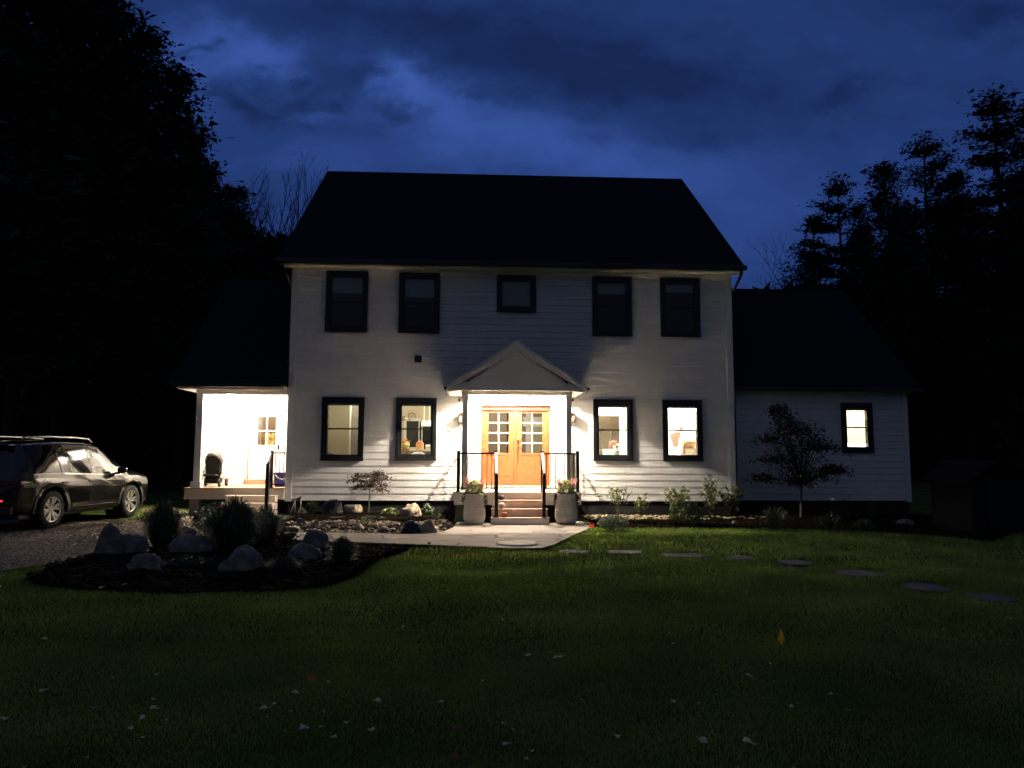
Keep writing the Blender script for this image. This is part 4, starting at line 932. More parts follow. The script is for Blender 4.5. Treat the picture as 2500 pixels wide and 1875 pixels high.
# ================================================================== PLANTS
def leafcard(mb, p, s, elong=1.6, droop=0):
    d = Vector((random.gauss(0, 1), random.gauss(0, 1), random.gauss(0, .6)-droop)).normalized(); u = d.cross(Vector((random.gauss(0, 1), random.gauss(0, 1), random.gauss(0, 1)))).normalized()
    a = p-d*s*elong*.5; b = p+d*s*elong*.5; m_ = p-d*s*.1
    mb.add([a, m_+u*s*.45, b, m_-u*s*.45], [(0, 1, 2, 3)])
def plant(name, px, py, label, cat='shrub', group=None, z=0.0):
    c = on_z(px, py, z)
    if px < 1600 and c.y > -.8 and px > 640: c = on_y(px, py, -.8); z = max(0, c.z)
    return empty(name, (c.x, c.y, z), label, cat, group), (c-CAM).dot(FW)
def dome(name, px, py, wpx, hpx, n, ls, mat, label, cat='shrub', fill=.55, group=None, core=True, depthk=.9):
    e, d = plant(name, px, py, label, cat, group); w = wpx/F*d/2; h = hpx/F*d; e.location.y += w*.5
    mb = MB()
    for k in range(n):
        v = Vector((random.gauss(0, 1), random.gauss(0, 1), random.gauss(0, 1))).normalized()*random.uniform(fill, 1.0)**.5
        bump = 1+.12*noise.noise(v*2.5+Vector((px*.1, 0, 0)))
        leafcard(mb, Vector((v.x*w*bump, v.y*w*depthk*bump, h*.5+v.z*h*.5*bump)), ls*random.uniform(.6, 1.3))
    mb.build('foliage', mat, e, norm=False)
    if core:
        st_ = MB()
        for k in range(9):
            a = random.uniform(0, 6.28); st_.tube([(0, 0, 0), (math.cos(a)*w*.3, math.sin(a)*w*.3, h*.4), (math.cos(a)*w*.6, math.sin(a)*w*.5, h*.75)], [.010, .007, .003], 5)
        st_.build('stems', stemm, e)
    return e
def stemshrub(name, px, py, wpx, hpx, nst, mat, label, ls=.055, leaves=16, cat='shrub', flowers=None, lo=.25, group=None):
    e, d = plant(name, px, py, label, cat, group); w = wpx/F*d/2; h = hpx/F*d; e.location.y += .15
    lb = MB(); sb = MB(); fb = MB()
    for k in range(nst):
        a = random.uniform(0, 6.28); r = w*random.uniform(.25, 1); hh = h*random.uniform(.6, 1)*(1-.25*(r/w)**2)
        pts = [Vector((0, 0, 0)), Vector((math.cos(a)*r*.35, math.sin(a)*r*.3, hh*.45)), Vector((math.cos(a)*r*.75, math.sin(a)*r*.6, hh*.8)), Vector((math.cos(a)*r, math.sin(a)*r*.8, hh))]
        sb.tube(pts, [.006, .005, .004, .002], 5)
        for j in range(leaves):
            t = random.uniform(lo, 1)*3; i = min(2, int(t)); p = pts[i].lerp(pts[i+1], t-i)
            leafcard(lb, p+Vector((random.gauss(0, .03), random.gauss(0, .03), random.gauss(0, .02))), ls*random.uniform(.6, 1.2), 1.8, .3)
        if flowers:
            for j in range(5): leafcard(fb, pts[3]+Vector((random.gauss(0, .015), random.gauss(0, .015), random.gauss(0, .015))), .03, 1)
    lb.build('foliage', mat, e, norm=False); sb.build('stems', stemm, e)
    if flowers: fb.build('flowers', flowers, e, norm=False)
    return e
def fountain(name, px, py, wpx, hpx, n, mat, label, bw=.006, cat='ornamental grass', group=None, stiff=.6):
    e, d = plant(name, px, py, label, cat, group); w = wpx/F*d/2; h = hpx/F*d; mb = MB()
    for k in range(n):
        a = random.uniform(0, 6.28); r = w*math.sqrt(random.random())*1.08; hh = h*random.uniform(.35, 1.05)*(1-.3*min(1, r/w)**2); c_, s_ = math.cos(a), math.sin(a); u = Vector((-s_, c_, 0))*bw
        q_ = random.random()*.4; b = Vector((c_*r*q_, s_*r*q_, 0))
        p = [b, b+Vector((c_*r*.25, s_*r*.25, hh*.55)), b+Vector((c_*r*.65, s_*r*.65, hh*.95)), b+Vector((c_*r, s_*r, hh*random.uniform(stiff, 1)))]
        mb.add([p[0]-u, p[0]+u, p[1]-u*.9, p[1]+u*.9, p[2]-u*.6, p[2]+u*.6, p[3]], [(0,1,3,2), (2,3,5,4), (4,5,6)])
    mb.build('blades', mat, e, norm=False); return e
# island
fountain('ornamental_grass', 396, 1340, 104, 126, 1900, leafd, 'tall dark fountain grass behind the left island boulders', .006)
stemshrub('leafy_shrub', 504, 1326, 104, 98, 44, leafg, 'leafy shrub with lit edges below the side porch', .05, 20)
fountain('ornamental_grass', 566, 1350, 150, 142, 3000, leafd, 'largest feathery grass clump in the middle of the island bed', .006)
dome('rounded_shrub', 575, 1300, 70, 70, 900, .045, leafd, 'dark rounded shrub in front of the side porch steps')
fountain('ornamental_grass', 646, 1335, 88, 106, 1600, leafd, 'upright dark grass clump right of the largest one', .006)
stemshrub('low_shrub', 690, 1338, 86, 46, 40, leafg, 'low leafy plant at the right of the island grasses', .035, 14)
fountain('ornamental_grass', 835, 1386, 70, 82, 1300, leafd, 'wispy grass right of the domed boulder near the walkway', .005)
fountain('ornamental_grass', 690, 1404, 86, 48, 1500, M('brown_sedge', (.07, .06, .035), .7, var=.4, trans=.15), 'low brownish sedge mound right of the smooth rounded boulder', .005)
dome('ground_plant', 455, 1398, 112, 34, 900, .04, leafd, 'low dark green plant in front of the broad boulder')
stemshrub('low_shrub', 798, 1398, 50, 34, 14, leafg, 'small thin plant at the right front of the island bed', .03, 9)
fountain('dry_grass_clump', 368, 1262, 60, 30, 420, dryg, 'pale dry grass in front of the car by the driveway edge', .005)
fountain('dry_grass_clump', 1048, 1331, 14, 12, 40, leafd, 'tiny weed tuft growing at the walkway edge', .003)
# left bed
stemshrub('leafy_shrub', 757, 1260, 34, 38, 16, leafg, 'feathery green plant beside the tan rock at the house corner', .03, 22)
dome('low_shrub', 952, 1270, 46, 30, 800, .035, leafl, 'low pale green shrub left of the craggy boulder')
dome('ground_plant', 873, 1266, 26, 10, 220, .03, leafl, 'tiny pale green plant below the smooth tan rock')
stemshrub('flowering_plant', 1043, 1268, 30, 40, 26, leafb, 'bright green plant with white flowers right of the craggy boulder', .03, 26, flowers=M('white_petals', (.75, .7, .68), .6), cat='flowering plant')
dome('ground_plant', 1068, 1272, 26, 18, 320, .035, leafd, 'dim green plant right of the bright green one')
dome('ground_plant', 1020, 1304, 14, 9, 80, .03, leafl, 'tiny yellow green sprout in front of the big boulder', core=False)
dome('creeping_shrub', 905, 1280, 84, 18, 900, .035, leafd, 'dark creeping juniper spreading below the low pale shrub')
dome('creeping_shrub', 690, 1276, 70, 16, 700, .035, leafd, 'dark creeping plant beside the left house corner')
# right bed
stemshrub('hydrangea', 1512, 1262, 74, 86, 13, leafl, 'airy shrub nearest the steps in the right bed', .06, 10, flowers=leafl, lo=.4)
stemshrub('hydrangea', 1570, 1262, 58, 58, 12, leafl, 'small leafy shrub, second from the steps in the right bed', .06, 12, lo=.35)
stemshrub('hydrangea', 1664, 1265, 98, 82, 30, leafl, 'bushy pale green shrub behind the boxwood', .055, 14, lo=.4)
stemshrub('hydrangea', 1742, 1266, 70, 118, 22, leafl, 'tallest leafy shrub at the right corner of the main house', .058, 17)
stemshrub('hydrangea', 1795, 1266, 72, 92, 26, leafl, 'broad shrub overlapping the corner board of the main house', .058, 17)
dome('boxwood', 1681, 1288, 88, 62, 3200, .030, leafg, 'dense round boxwood at the lawn edge')
dome('silver_shrub', 1501, 1297, 78, 38, 2200, .026, leafs, 'low grey green mound right of the red flag')
for px, py, w, h, lb in ((1890,1292,80,62,'arching daylily clump left of the maple trunk'), (2026,1296,62,50,'yellow green daylily clump right of the maple trunk'), (2110,1297,50,34,'dim low daylily clump below the lit wing window')):
    fountain('daylily', px, py, w, h, 170, leafg, lb, .012, group='daylilies in the right bed')
for px, h, lb in ((2078,72,'thin twiggy plant against the wing wall below its window'), (2135,60,'thin twiggy plant nearest the far wing corner')):
    stemshrub('twiggy_plant', px, 1272, 34, h, 9, leafd, lb, .03, 8, cat='plant')
# black nursery pot with a tuft
e, d = plant('potted_plant', 1464, 1284, 'small black nursery pot holding a grey tuft, by the walkway', 'potted plant'); s = d/F
MB().lathe([(0, 0), (6*s, 0), (8*s, 18*s), (8.6*s, 19*s), (7.4*s, 19*s), (7*s, 15*s), (0, 15*s)], 18).build('pot', M('black_plastic', (.012, .012, .012), .5), e, smooth=True)
mb = MB()
for k in range(160):
    a = random.uniform(0, 6.28); r = random.random()*9*s; mb.add([(math.cos(a)*3*s, math.sin(a)*3*s, 15*s), (math.cos(a)*3*s+.006, math.sin(a)*3*s, 15*s), (math.cos(a)*r, math.sin(a)*r, random.uniform(22, 33)*s)], [(0, 1, 2)])
mb.build('foliage', leafs, e, norm=False)
# little trees in the beds ----------------------------------------------------
def small_tree(name, px, py, crown, trunk_top, label, mat, ls, nclump, nleaf, seed, tiers=None):
    """crown = (x0, x1, ytop, ybottom) in measured pixels at the tree's depth"""
    random.seed(seed); c = on_z(px, py); d = (c-CAM).dot(FW); s = d/F; e = empty(name, (c.x, c.y, 0), label, 'tree')
    g = lambda X, Y_: Vector(((X-px)*s, 0, (py-Y_)*s))
    x0, x1, yt, yb_ = crown; t0 = g(trunk_top[0], trunk_top[1]); rx = (x1-x0)/2*s; cx = ((x0+x1)/2-px)*s; zt_, zb_ = (py-yt)*s, (py-yb_)*s
    tb_ = MB().tube([(0, 0, -.05), Vector((t0.x*.3, .01, t0.z*.5)), t0], [.022, .018, .014] if rx < 1 else [.04, .032, .026], 8); lb = MB()
    for k in range(nclump):
        if tiers: X_, Y2, rr, rz_ = tiers[k % len(tiers)]; ctr = g(X_, Y2); ctr.y = random.uniform(-.6, .6)*rx*.7; rr *= s; rz_ *= s
        else:
            a = random.uniform(0, 6.28); q = math.sqrt(random.random()); ctr = Vector((cx+math.cos(a)*q*rx*.85, math.sin(a)*q*rx*.75, zb_+(zt_-zb_)*(random.uniform(.35, 1)-.35*q*q))); rr = rx*.28; rz_ = (zt_-zb_)*.10
        mid = t0.lerp(ctr, .5)+Vector((0, 0, .04)); tb_.tube([t0, mid, ctr], [.012, .007, .003], 5)
        for j in range(nleaf):
            v = Vector((random.gauss(0, .55)*rr, random.gauss(0, .55)*rr, random.gauss(0, .45)*rz_)); v.z -= .12*(v.x*v.x+v.y*v.y)/max(rr, .01)
            leafcard(lb, ctr+v, ls*random.uniform(.6, 1.2), 2, .4)
    tb_.build('trunk', stemm, e); lb.build('crown', mat, e, norm=False); return e
small_tree('japanese_maple', 899, 1264, (849,966,1146,1206), (902,1190), 'knee high umbrella shaped maple in front of the left siding', leafm, .030, 30, 75, 3)
small_tree('maple_tree', 1956, 1268, (1845,2053,998,1182), (1960,1186), 'dark leafy young tree in front of the wing wall', M('dark_maple_leaves', (.035, .028, .02), .6, var=.4), .042, 84, 85, 5,
           [(1912,1022,22,24),(1925,1050,34,26),(1972,1048,30,22),(1985,1080,40,22),(1880,1072,34,14),(1925,1092,52,26),(2015,1092,38,12),(1960,1120,60,26),(1890,1122,40,14),(2030,1142,34,12),(1940,1152,60,20),(1868,1168,28,12),(1990,1160,40,18),(1950,1176,24,14),(1905,1000,10,14),(2045,1150,14,8)])
random.seed(99)
# ================================================================== PLANTERS, PUMPKINS, STROLLER, COOLER
urn = M('ribbed_stone_urn', (.80, .76, .67), .75, var=.06, scale=12, bump=.15)
yel = M('cream_chrysanthemums', (.95, .88, .50), .7, var=.15, trans=.1); pink = M('dusty_pink_blooms', (.72, .30, .32), .7, var=.3, trans=.15)
vine = M('trailing_vine', (.07, .06, .03), .6, var=.4)
def planter(px, label):
    y = -2.52; c = on_y(px, 1278, y); d = (Vector((c.x, y, 0))-CAM).dot(FW); s = d/F; e = empty('planter', (c.x, y, .02), label, 'planter', 'tall ribbed urns either side of the steps')
    prof = [(0, 0), (19*s, 0), (23*s, 3*s), (26.5*s, 12*s), (27.2*s, 20*s)]
    n = 13
    for k in range(n):
        t = k/(n-1); z = (22+t*44)*s; r = (26.6-3.6*t**1.3)*s; prof += [(r-.5*s, z), (r+.7*s, z+.8*s), (r+.9*s, z+1.8*s), (r-.2*s, z+3.1*s)]
    prof += [(23*s, 71.5*s), (23.8*s, 72.5*s), (22.4*s, 73.2*s), (21.6*s, 72*s), (21*s, 66*s), (0, 65*s)]
    MB().lathe(prof, 40).build('urn', urn, e, smooth=True)
    MB().lathe([(0, 67*s), (21*s, 66.5*s)], 24).build('soil', soilm, e)
    fl = MB(); lf_ = MB()
    for k in range(1500):
        v = Vector((random.gauss(0, 1), random.gauss(0, 1), abs(random.gauss(0, 1)))).normalized()*random.uniform(.75, 1); p = Vector((v.x*23*s, v.y*20*s, 72*s+v.z*34*s))
        if random.random() < .75 and v.z > .10: leafcard(fl, p*1.02, .036, 1.1)
        else: leafcard(lf_, p*1.0, .04, 1.4)
    fl.build('chrysanthemum_blooms', yel, e, norm=False); lf_.build('foliage', leafl, e, norm=False)
    for ox in (-20, 21):
        pk = MB()
        for k in range(12):
            b = Vector((ox*s*.6, random.uniform(-8, 8)*s, 74*s)); t = Vector((ox*s+random.uniform(-7, 7)*s, b.y, random.uniform(100, 116)*s))
            for j in range(16): leafcard(pk, b.lerp(t, random.uniform(.5, 1))+Vector((random.gauss(0, .012), random.gauss(0, .012), 0)), .022, 1.5)
        pk.build('pink_blooms', pink, e, norm=False)
    vn = MB()
    for ox in (-24, 25):
        for k in range(7):
            x = ox*s+random.uniform(-4, 4)*s; L_ = random.uniform(12, 34)*s; yy = random.uniform(-12, 4)*s
            for j in range(12): leafcard(vn, Vector((x+random.gauss(0, .012)+(ox*s*.12)*(j/12), yy, 72*s-L_*j/12)), .035, 1.6, .6)
    vn.build('trailing_vine', vine, e, norm=False)
planter(1158, 'tall ribbed beige urn of cream mums left of the front steps'); planter(1382, 'tall ribbed beige urn of cream mums right of the front steps')
def pumpkin(px, y, z, r, mat, stem, label, art=None):
    c = on_y(px, 1230, y); e = empty('pumpkin', (c.x, y, z), label, 'pumpkin'); mb = MB(); nn, rr = 48, 18; vs = []
    for i in range(rr+1):
        ph = math.pi*i/rr
        for k in range(nn):
            a = 2*math.pi*k/nn; q = r*(1-.07*abs(math.cos(a*4.5))**8*math.sin(ph)); R_ = q*math.sin(ph)**.85; vs.append((R_*math.cos(a), R_*math.sin(a), r*.82-r*.82*math.cos(ph)*(1-.22*math.exp(-(math.sin(ph)/.3)**2))))
    fs = [(i*nn+k, i*nn+(k+1) % nn, (i+1)*nn+(k+1) % nn, (i+1)*nn+k) for i in range(rr) for k in range(nn)]
    mb.add(vs, fs).build('body', mat, e, smooth=True)
    MB().tube([(0, 0, r*1.25), (0, 0, r*1.5), (r*.12, 0, r*1.72)], [r*.13, r*.09, r*.07], 8).build('stem', stem, e, smooth=True)
    if art:                                        # painted loops on the front
        m2 = MB()
        def onsurf(u, v): return Vector((u, -math.sqrt(max(0, r*r*1.02-u*u-v*v*.9))-.001, r*.82+v*.85))
        m2.tube([onsurf(r*.42*math.cos(t*.35), r*.42*math.sin(t*.35)) for t in range(19)], r*.05, 5)
        m2.tube([onsurf(-r*.18+r*.32*t/6, r*.26*math.sin(t*1.05)) for t in range(7)], r*.045, 5)
        m2.tube([onsurf(r*.05*math.cos(t), -r*.25+r*.4*t/6) for t in range(7)], r*.04, 5)
        m2.build('painted_scroll', art, e)
S3, S2, S1 = PF-.14, PF-.42, PF-.70
pumpkin(1223.5, S3, .525, .078, M('charcoal_pumpkin', (.035, .036, .042), .6), stemm, 'dark charcoal pumpkin on the upper front step')
pumpkin(1224.5, S2, .35, .082, M('white_pumpkin', (.72, .68, .58), .5), stemm, 'white pumpkin with a painted dark scroll on the middle step', M('dark_paint', (.16, .12, .09), .6))
pumpkin(1232, S1, .175, .072, M('brown_orange_pumpkin', (.38, .13, .05), .6), stemm, 'small brownish orange pumpkin on the lowest step')
# stroller
p = on_y(519, 1187, .75)
e = empty('stroller', (p.x, .75, .70), 'folded down black baby stroller with grey canopy on the side porch', 'stroller'); k_ = .98
alu = M('silver_tube', (.45, .43, .40), .35, metal=.7); fab = M('black_fabric', (.012, .013, .013), .8, bump=.2); fabg = M('grey_canopy_fabric', (.09, .085, .07), .8, var=.25, bump=.2)
mb = MB()                                            # canopy: quarter-dome hood
nn = 14
vs = []
for i in range(9):
    t = i/8*math.pi*.55
    for k in range(nn+1):
        a = math.pi*k/nn; vs.append((.215*math.cos(a), .10-.30*math.sin(t)*(.4+.6*math.sin(a)), .60+.34*math.sin(a)**.8*math.cos(t*.55)))
mb.add(vs, [(i*(nn+1)+k, i*(nn+1)+k+1, (i+1)*(nn+1)+k+1, (i+1)*(nn+1)+k) for i in range(8) for k in range(nn)]).build('canopy', fabg, e, smooth=True, norm=False)
mb = MB().prism([(-.19, .20), (.19, .20), (.205, .62), (.16, .80), (-.16, .80), (-.205, .62)], -.05, .12); mb.build('seat', fab, e, bevel=.04)
MB().box(-.18, .18, -.26, -.02, .27, .33).build('foot_rest', fab, e, bevel=.03)
MB().prism([(-.17, .08), (.17, .08), (.2, .22), (-.2, .22)], -.12, .2).build('basket', fab, e, bevel=.02)
mb = MB()
for s in (-1, 1):
    mb.tube([(s*.235, .32, .98), (s*.235, .16, .62), (s*.235, -.06, .30), (s*.225, -.26, .12)], .013, 8); mb.tube([(s*.235, -.06, .40), (s*.24, .24, .12)], .013, 8)
mb.tube([(-.235, .32, .98), (0, .36, 1.0), (.235, .32, .98)], .014, 8); mb.build('frame', alu, e, smooth=True)
for s in (-1, 1):
    for yy, r in ((-.27, .085), (.26, .10)):
        w = MB().lathe([(r*.45, -.022), (r*.9, -.022), (r, -.012), (r, .012), (r*.9, .022), (r*.45, .022)], 20, (s*.27, yy, r), 'x'); w.build('wheel', fab, e, smooth=True)
        MB().lathe([(0, -.026), (r*.46, -.024), (r*.46, .024), (0, .026)], 12, (s*.27, yy, r), 'x').build('hub', alu, e)
# blue tote beside the side door
p = on_y(688, 1186, .75)
e = empty('storage_tote', (p.x+.06, .75, .70), 'blue storage tote with a white rope handle behind the side railing', 'tote')
w_, h_ = .24, .36
mb = MB().add([(-w_*.88, -.17, 0), (w_*.88, -.17, 0), (w_*.88, .17, 0), (-w_*.88, .17, 0), (-w_, -.2, h_), (w_, -.2, h_), (w_, .2, h_), (-w_, .2, h_)], [(0,1,2,3), (0,1,5,4), (1,2,6,5), (2,3,7,6), (3,0,4,7)])
mb.build('body', M('blue_plastic', (.035, .045, .32), .45), e, bevel=.02)
mb = MB()
for a in ((-w_-.012, w_+.012, -.212, -.2), (-w_-.012, w_+.012, .2, .212), (-w_-.012, -w_, -.2, .2), (w_, w_+.012, -.2, .2)): mb.box(*a, h_-.03, h_+.012)
mb.build('rim', MATS['blue_plastic'], e)
MB().tube([(-w_*.8, -.22, h_-.04), (-w_*.4, -.235, h_-.13), (0, -.24, h_-.16), (w_*.4, -.235, h_-.13), (w_*.8, -.22, h_-.04)], .014, 8).build('rope_handle', M('white_rope', (.7, .68, .62), .8), e, smooth=True)
# marker flags
def flagobj(px, py, hpx, wpx, mat, label, hang=False, poly=None):
    c = on_z(px, py); d = (c-CAM).dot(FW); s = d/F; e = empty('marker_flag', (c.x, c.y, 0), label, 'flag'); h = hpx*s; w = wpx*s
    MB().tube([(0, 0, -.02), (.0, 0, h*1.02)], .0018, 5).build('wire', M('flag_wire_'+cat_, (.1, .1, .1), .4, metal=.8), e)
    P_ = poly or [(0, .55), (w*.5, .5), (w, .62), (w*.9, 1.0), (w*.4, .96), (0, 1.0)]
    mb = MB(); n = len(P_); vs = [(x, .012*math.sin(x/w*4)+.006*math.sin(z*9), z*h) for x, z in P_]; mb.add(vs, [tuple(range(n))]); mb.build('flag', mat, e, norm=False)
cat_ = 'yellow'
w_ = 19/F*6.4*1.0
flagobj(1905, 1590, 60, 19, M('yellow_plastic', (.80, .50, .03), .5, trans=.4), 'drooping yellow marker flag standing in the dark lawn', poly=[(0, 1.0), (w_*.45, .72), (w_*.62, .45), (w_*.35, .22), (-w_*.02, .28), (-w_*.35, .48), (-w_*.12, .74)])
cat_ = 'red'
flagobj(1438, 1296, 17, 13, M('red_plastic', (.85, .05, .03), .5, trans=.4), 'small red marker flag at the walkway edge')
# small folding plant stand at the corner of the house
c = on_z(722, 1262)
e = empty('plant_stand', (c.x, c.y-.1, 0), 'small folding stand with thin pale legs at the left corner of the house', 'stand'); pal = M('pale_metal', (.38, .34, .29), .5, metal=.3)
mb = MB(); mb.tube([(.13, 0, 0), (.14, 0, .50)], .014, 8); mb.tube([(-.12, -.1, 0), (-.02, -.02, .36), (.0, 0, .42)], .013, 8); mb.tube([(.0, 0, .12), (-.005, 0, .40)], .011, 8)
mb.build('legs', pal, e, smooth=True)
mb = MB().add([(-.14, 0, .44), (.15, 0, .37), (.15, 0, .52), (.02, 0, .46)], [(0, 1, 2, 3)]); mb.add([(-.14, .03, .44), (.15, .03, .37), (.15, .03, .52), (.02, .03, .46)], [(0, 1, 2, 3)]); mb.build('panel', M('weathered_panel', (.22, .18, .15), .7), e, norm=False)
# low shed at the right edge
sx = on_z(2385, 1305); e = empty('garden_shed', (sx.x+.9, sx.y+1.0, 0), 'dim small shed with a pale sloping roof edge at the right border', 'shed')
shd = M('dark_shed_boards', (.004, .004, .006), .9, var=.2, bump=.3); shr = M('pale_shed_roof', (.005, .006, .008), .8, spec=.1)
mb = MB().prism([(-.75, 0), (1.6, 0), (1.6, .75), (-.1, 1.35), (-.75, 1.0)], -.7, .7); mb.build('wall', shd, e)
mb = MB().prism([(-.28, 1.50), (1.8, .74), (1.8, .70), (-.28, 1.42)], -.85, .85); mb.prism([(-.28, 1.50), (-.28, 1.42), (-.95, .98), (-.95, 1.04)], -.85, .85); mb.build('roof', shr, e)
mb = MB()
for zz in (.2, 1.0): mb.box(-.45, .35, -.735, -.701, zz, zz+.07)
mb.box(-.45, .35, -.72, -.701, .05, 1.1); mb.build('door', M('shed_door', (.005, .005, .007), .8), e)

# ================================================================== CAR  (local: +x forward, -y its right side)
paint = M('dark_metallic_paint', (.028, .029, .031), .16, metal=.5, var=.04, scale=200, coat=1)
clad = M('black_cladding', (.03, .028, .026), .5); rubber = M('tyre_rubber', (.02, .02, .02), .85, bump=.3, bscale=80)
alloy = M('machined_alloy', (.75, .73, .68), .3, metal=.6, var=.03); blackp = M('gloss_black', (.006, .006, .006), .1, coat=1); chrome = M('bright_trim', (.62, .60, .55), .18, metal=1)
carglass = M('car_privacy_glass', (.010, .010, .010), .05, spec=.7, coat=.3)
AX = (-1.43, 1.43)
def interp(x, tab):
    if x <= tab[0][0]: return tab[0][1]
    for (a, b), (c, d) in zip(tab, tab[1:]):
        if x <= c: t = (x-a)/(c-a); return b+(d-b)*t
    return tab[-1][1]
ztop = [(-2.42,1.04),(-2.36,1.16),(-2.12,1.70),(-1.95,1.775),(-1.5,1.81),(-.8,1.83),(-.1,1.82),(.35,1.78),(.62,1.68),(1.30,1.17),(1.5,1.155),(2.0,1.12),(2.28,1.05),(2.40,.94),(2.44,.82)]
belt = [(-2.42,1.02),(-2.3,1.10),(-1.6,1.12),(.2,1.05),(1.25,1.02),(1.7,1.02),(2.2,.98),(2.40,.87),(2.44,.77)]
wid = [(-2.42,.80),(-2.3,.90),(-2.0,.945),(-1.2,.97),(0,.955),(1.2,.97),(1.8,.965),(2.15,.935),(2.35,.85),(2.44,.70)]
bot = [(-2.42,.52),(-2.3,.40),(-1.9,.34),(-1,.30),(1,.30),(2.0,.32),(2.3,.36),(2.44,.46)]
roofw = [(-2.42,.70),(-2.12,.60),(-1.5,.64),(0,.66),(.6,.64),(1.3,.72),(2.0,.74),(2.3,.66),(2.44,.5)]
xs_ = sorted(set([round(-2.42+i*.0675, 4) for i in range(72)]+[2.44]))
arch = lambda x: max([math.sqrt(max(0, .485**2-(x-a)**2))+.375 if abs(x-a) < .485 else 0 for a in AX])
def section(x):
    w, zb, zt_, b0, rw = interp(x, wid), interp(x, belt), interp(x, ztop), interp(x, bot), interp(x, roofw)
    ca = -2.36 < x < 1.30; ar = arch(x); H = lambda f: b0+(zb-b0)*f
    pts = [[w*.90, b0], [w*.965, H(.08)], [w*.975, H(.22)], [w*.972, H(.42)], [w*.995, H(.62)], [w*1.0, H(.78)], [w*.975, H(.91)], [w*.94, zb]]
    for p in pts[:6]: p[1] = max(p[1], min(ar, zb-.05)) if ar > 0 else p[1]
    if ca:
        g = (zt_-zb); k = min(1, g/.45); tw = w*.94+(rw-w*.94)*k
        pts += [[w*.935, zb+.02], [w*.94+(tw-w*.94)*.5+.02*k, zb+g*.5-.0], [tw+.01*k, zb+g*.88], [tw-.05, zt_-.028*k], [tw-.16, zt_-.008], [tw*.4, zt_+.004], [0, zt_+.006]]
    else:
        g = zt_-zb; pts += [[w*.92, zb+.012], [w*.86, zb+g*.45], [w*.78, zb+g*.75], [w*.68, zb+g*.9], [w*.5, zb+g*.97], [w*.25, zt_], [0, zt_+.004]]
    return pts
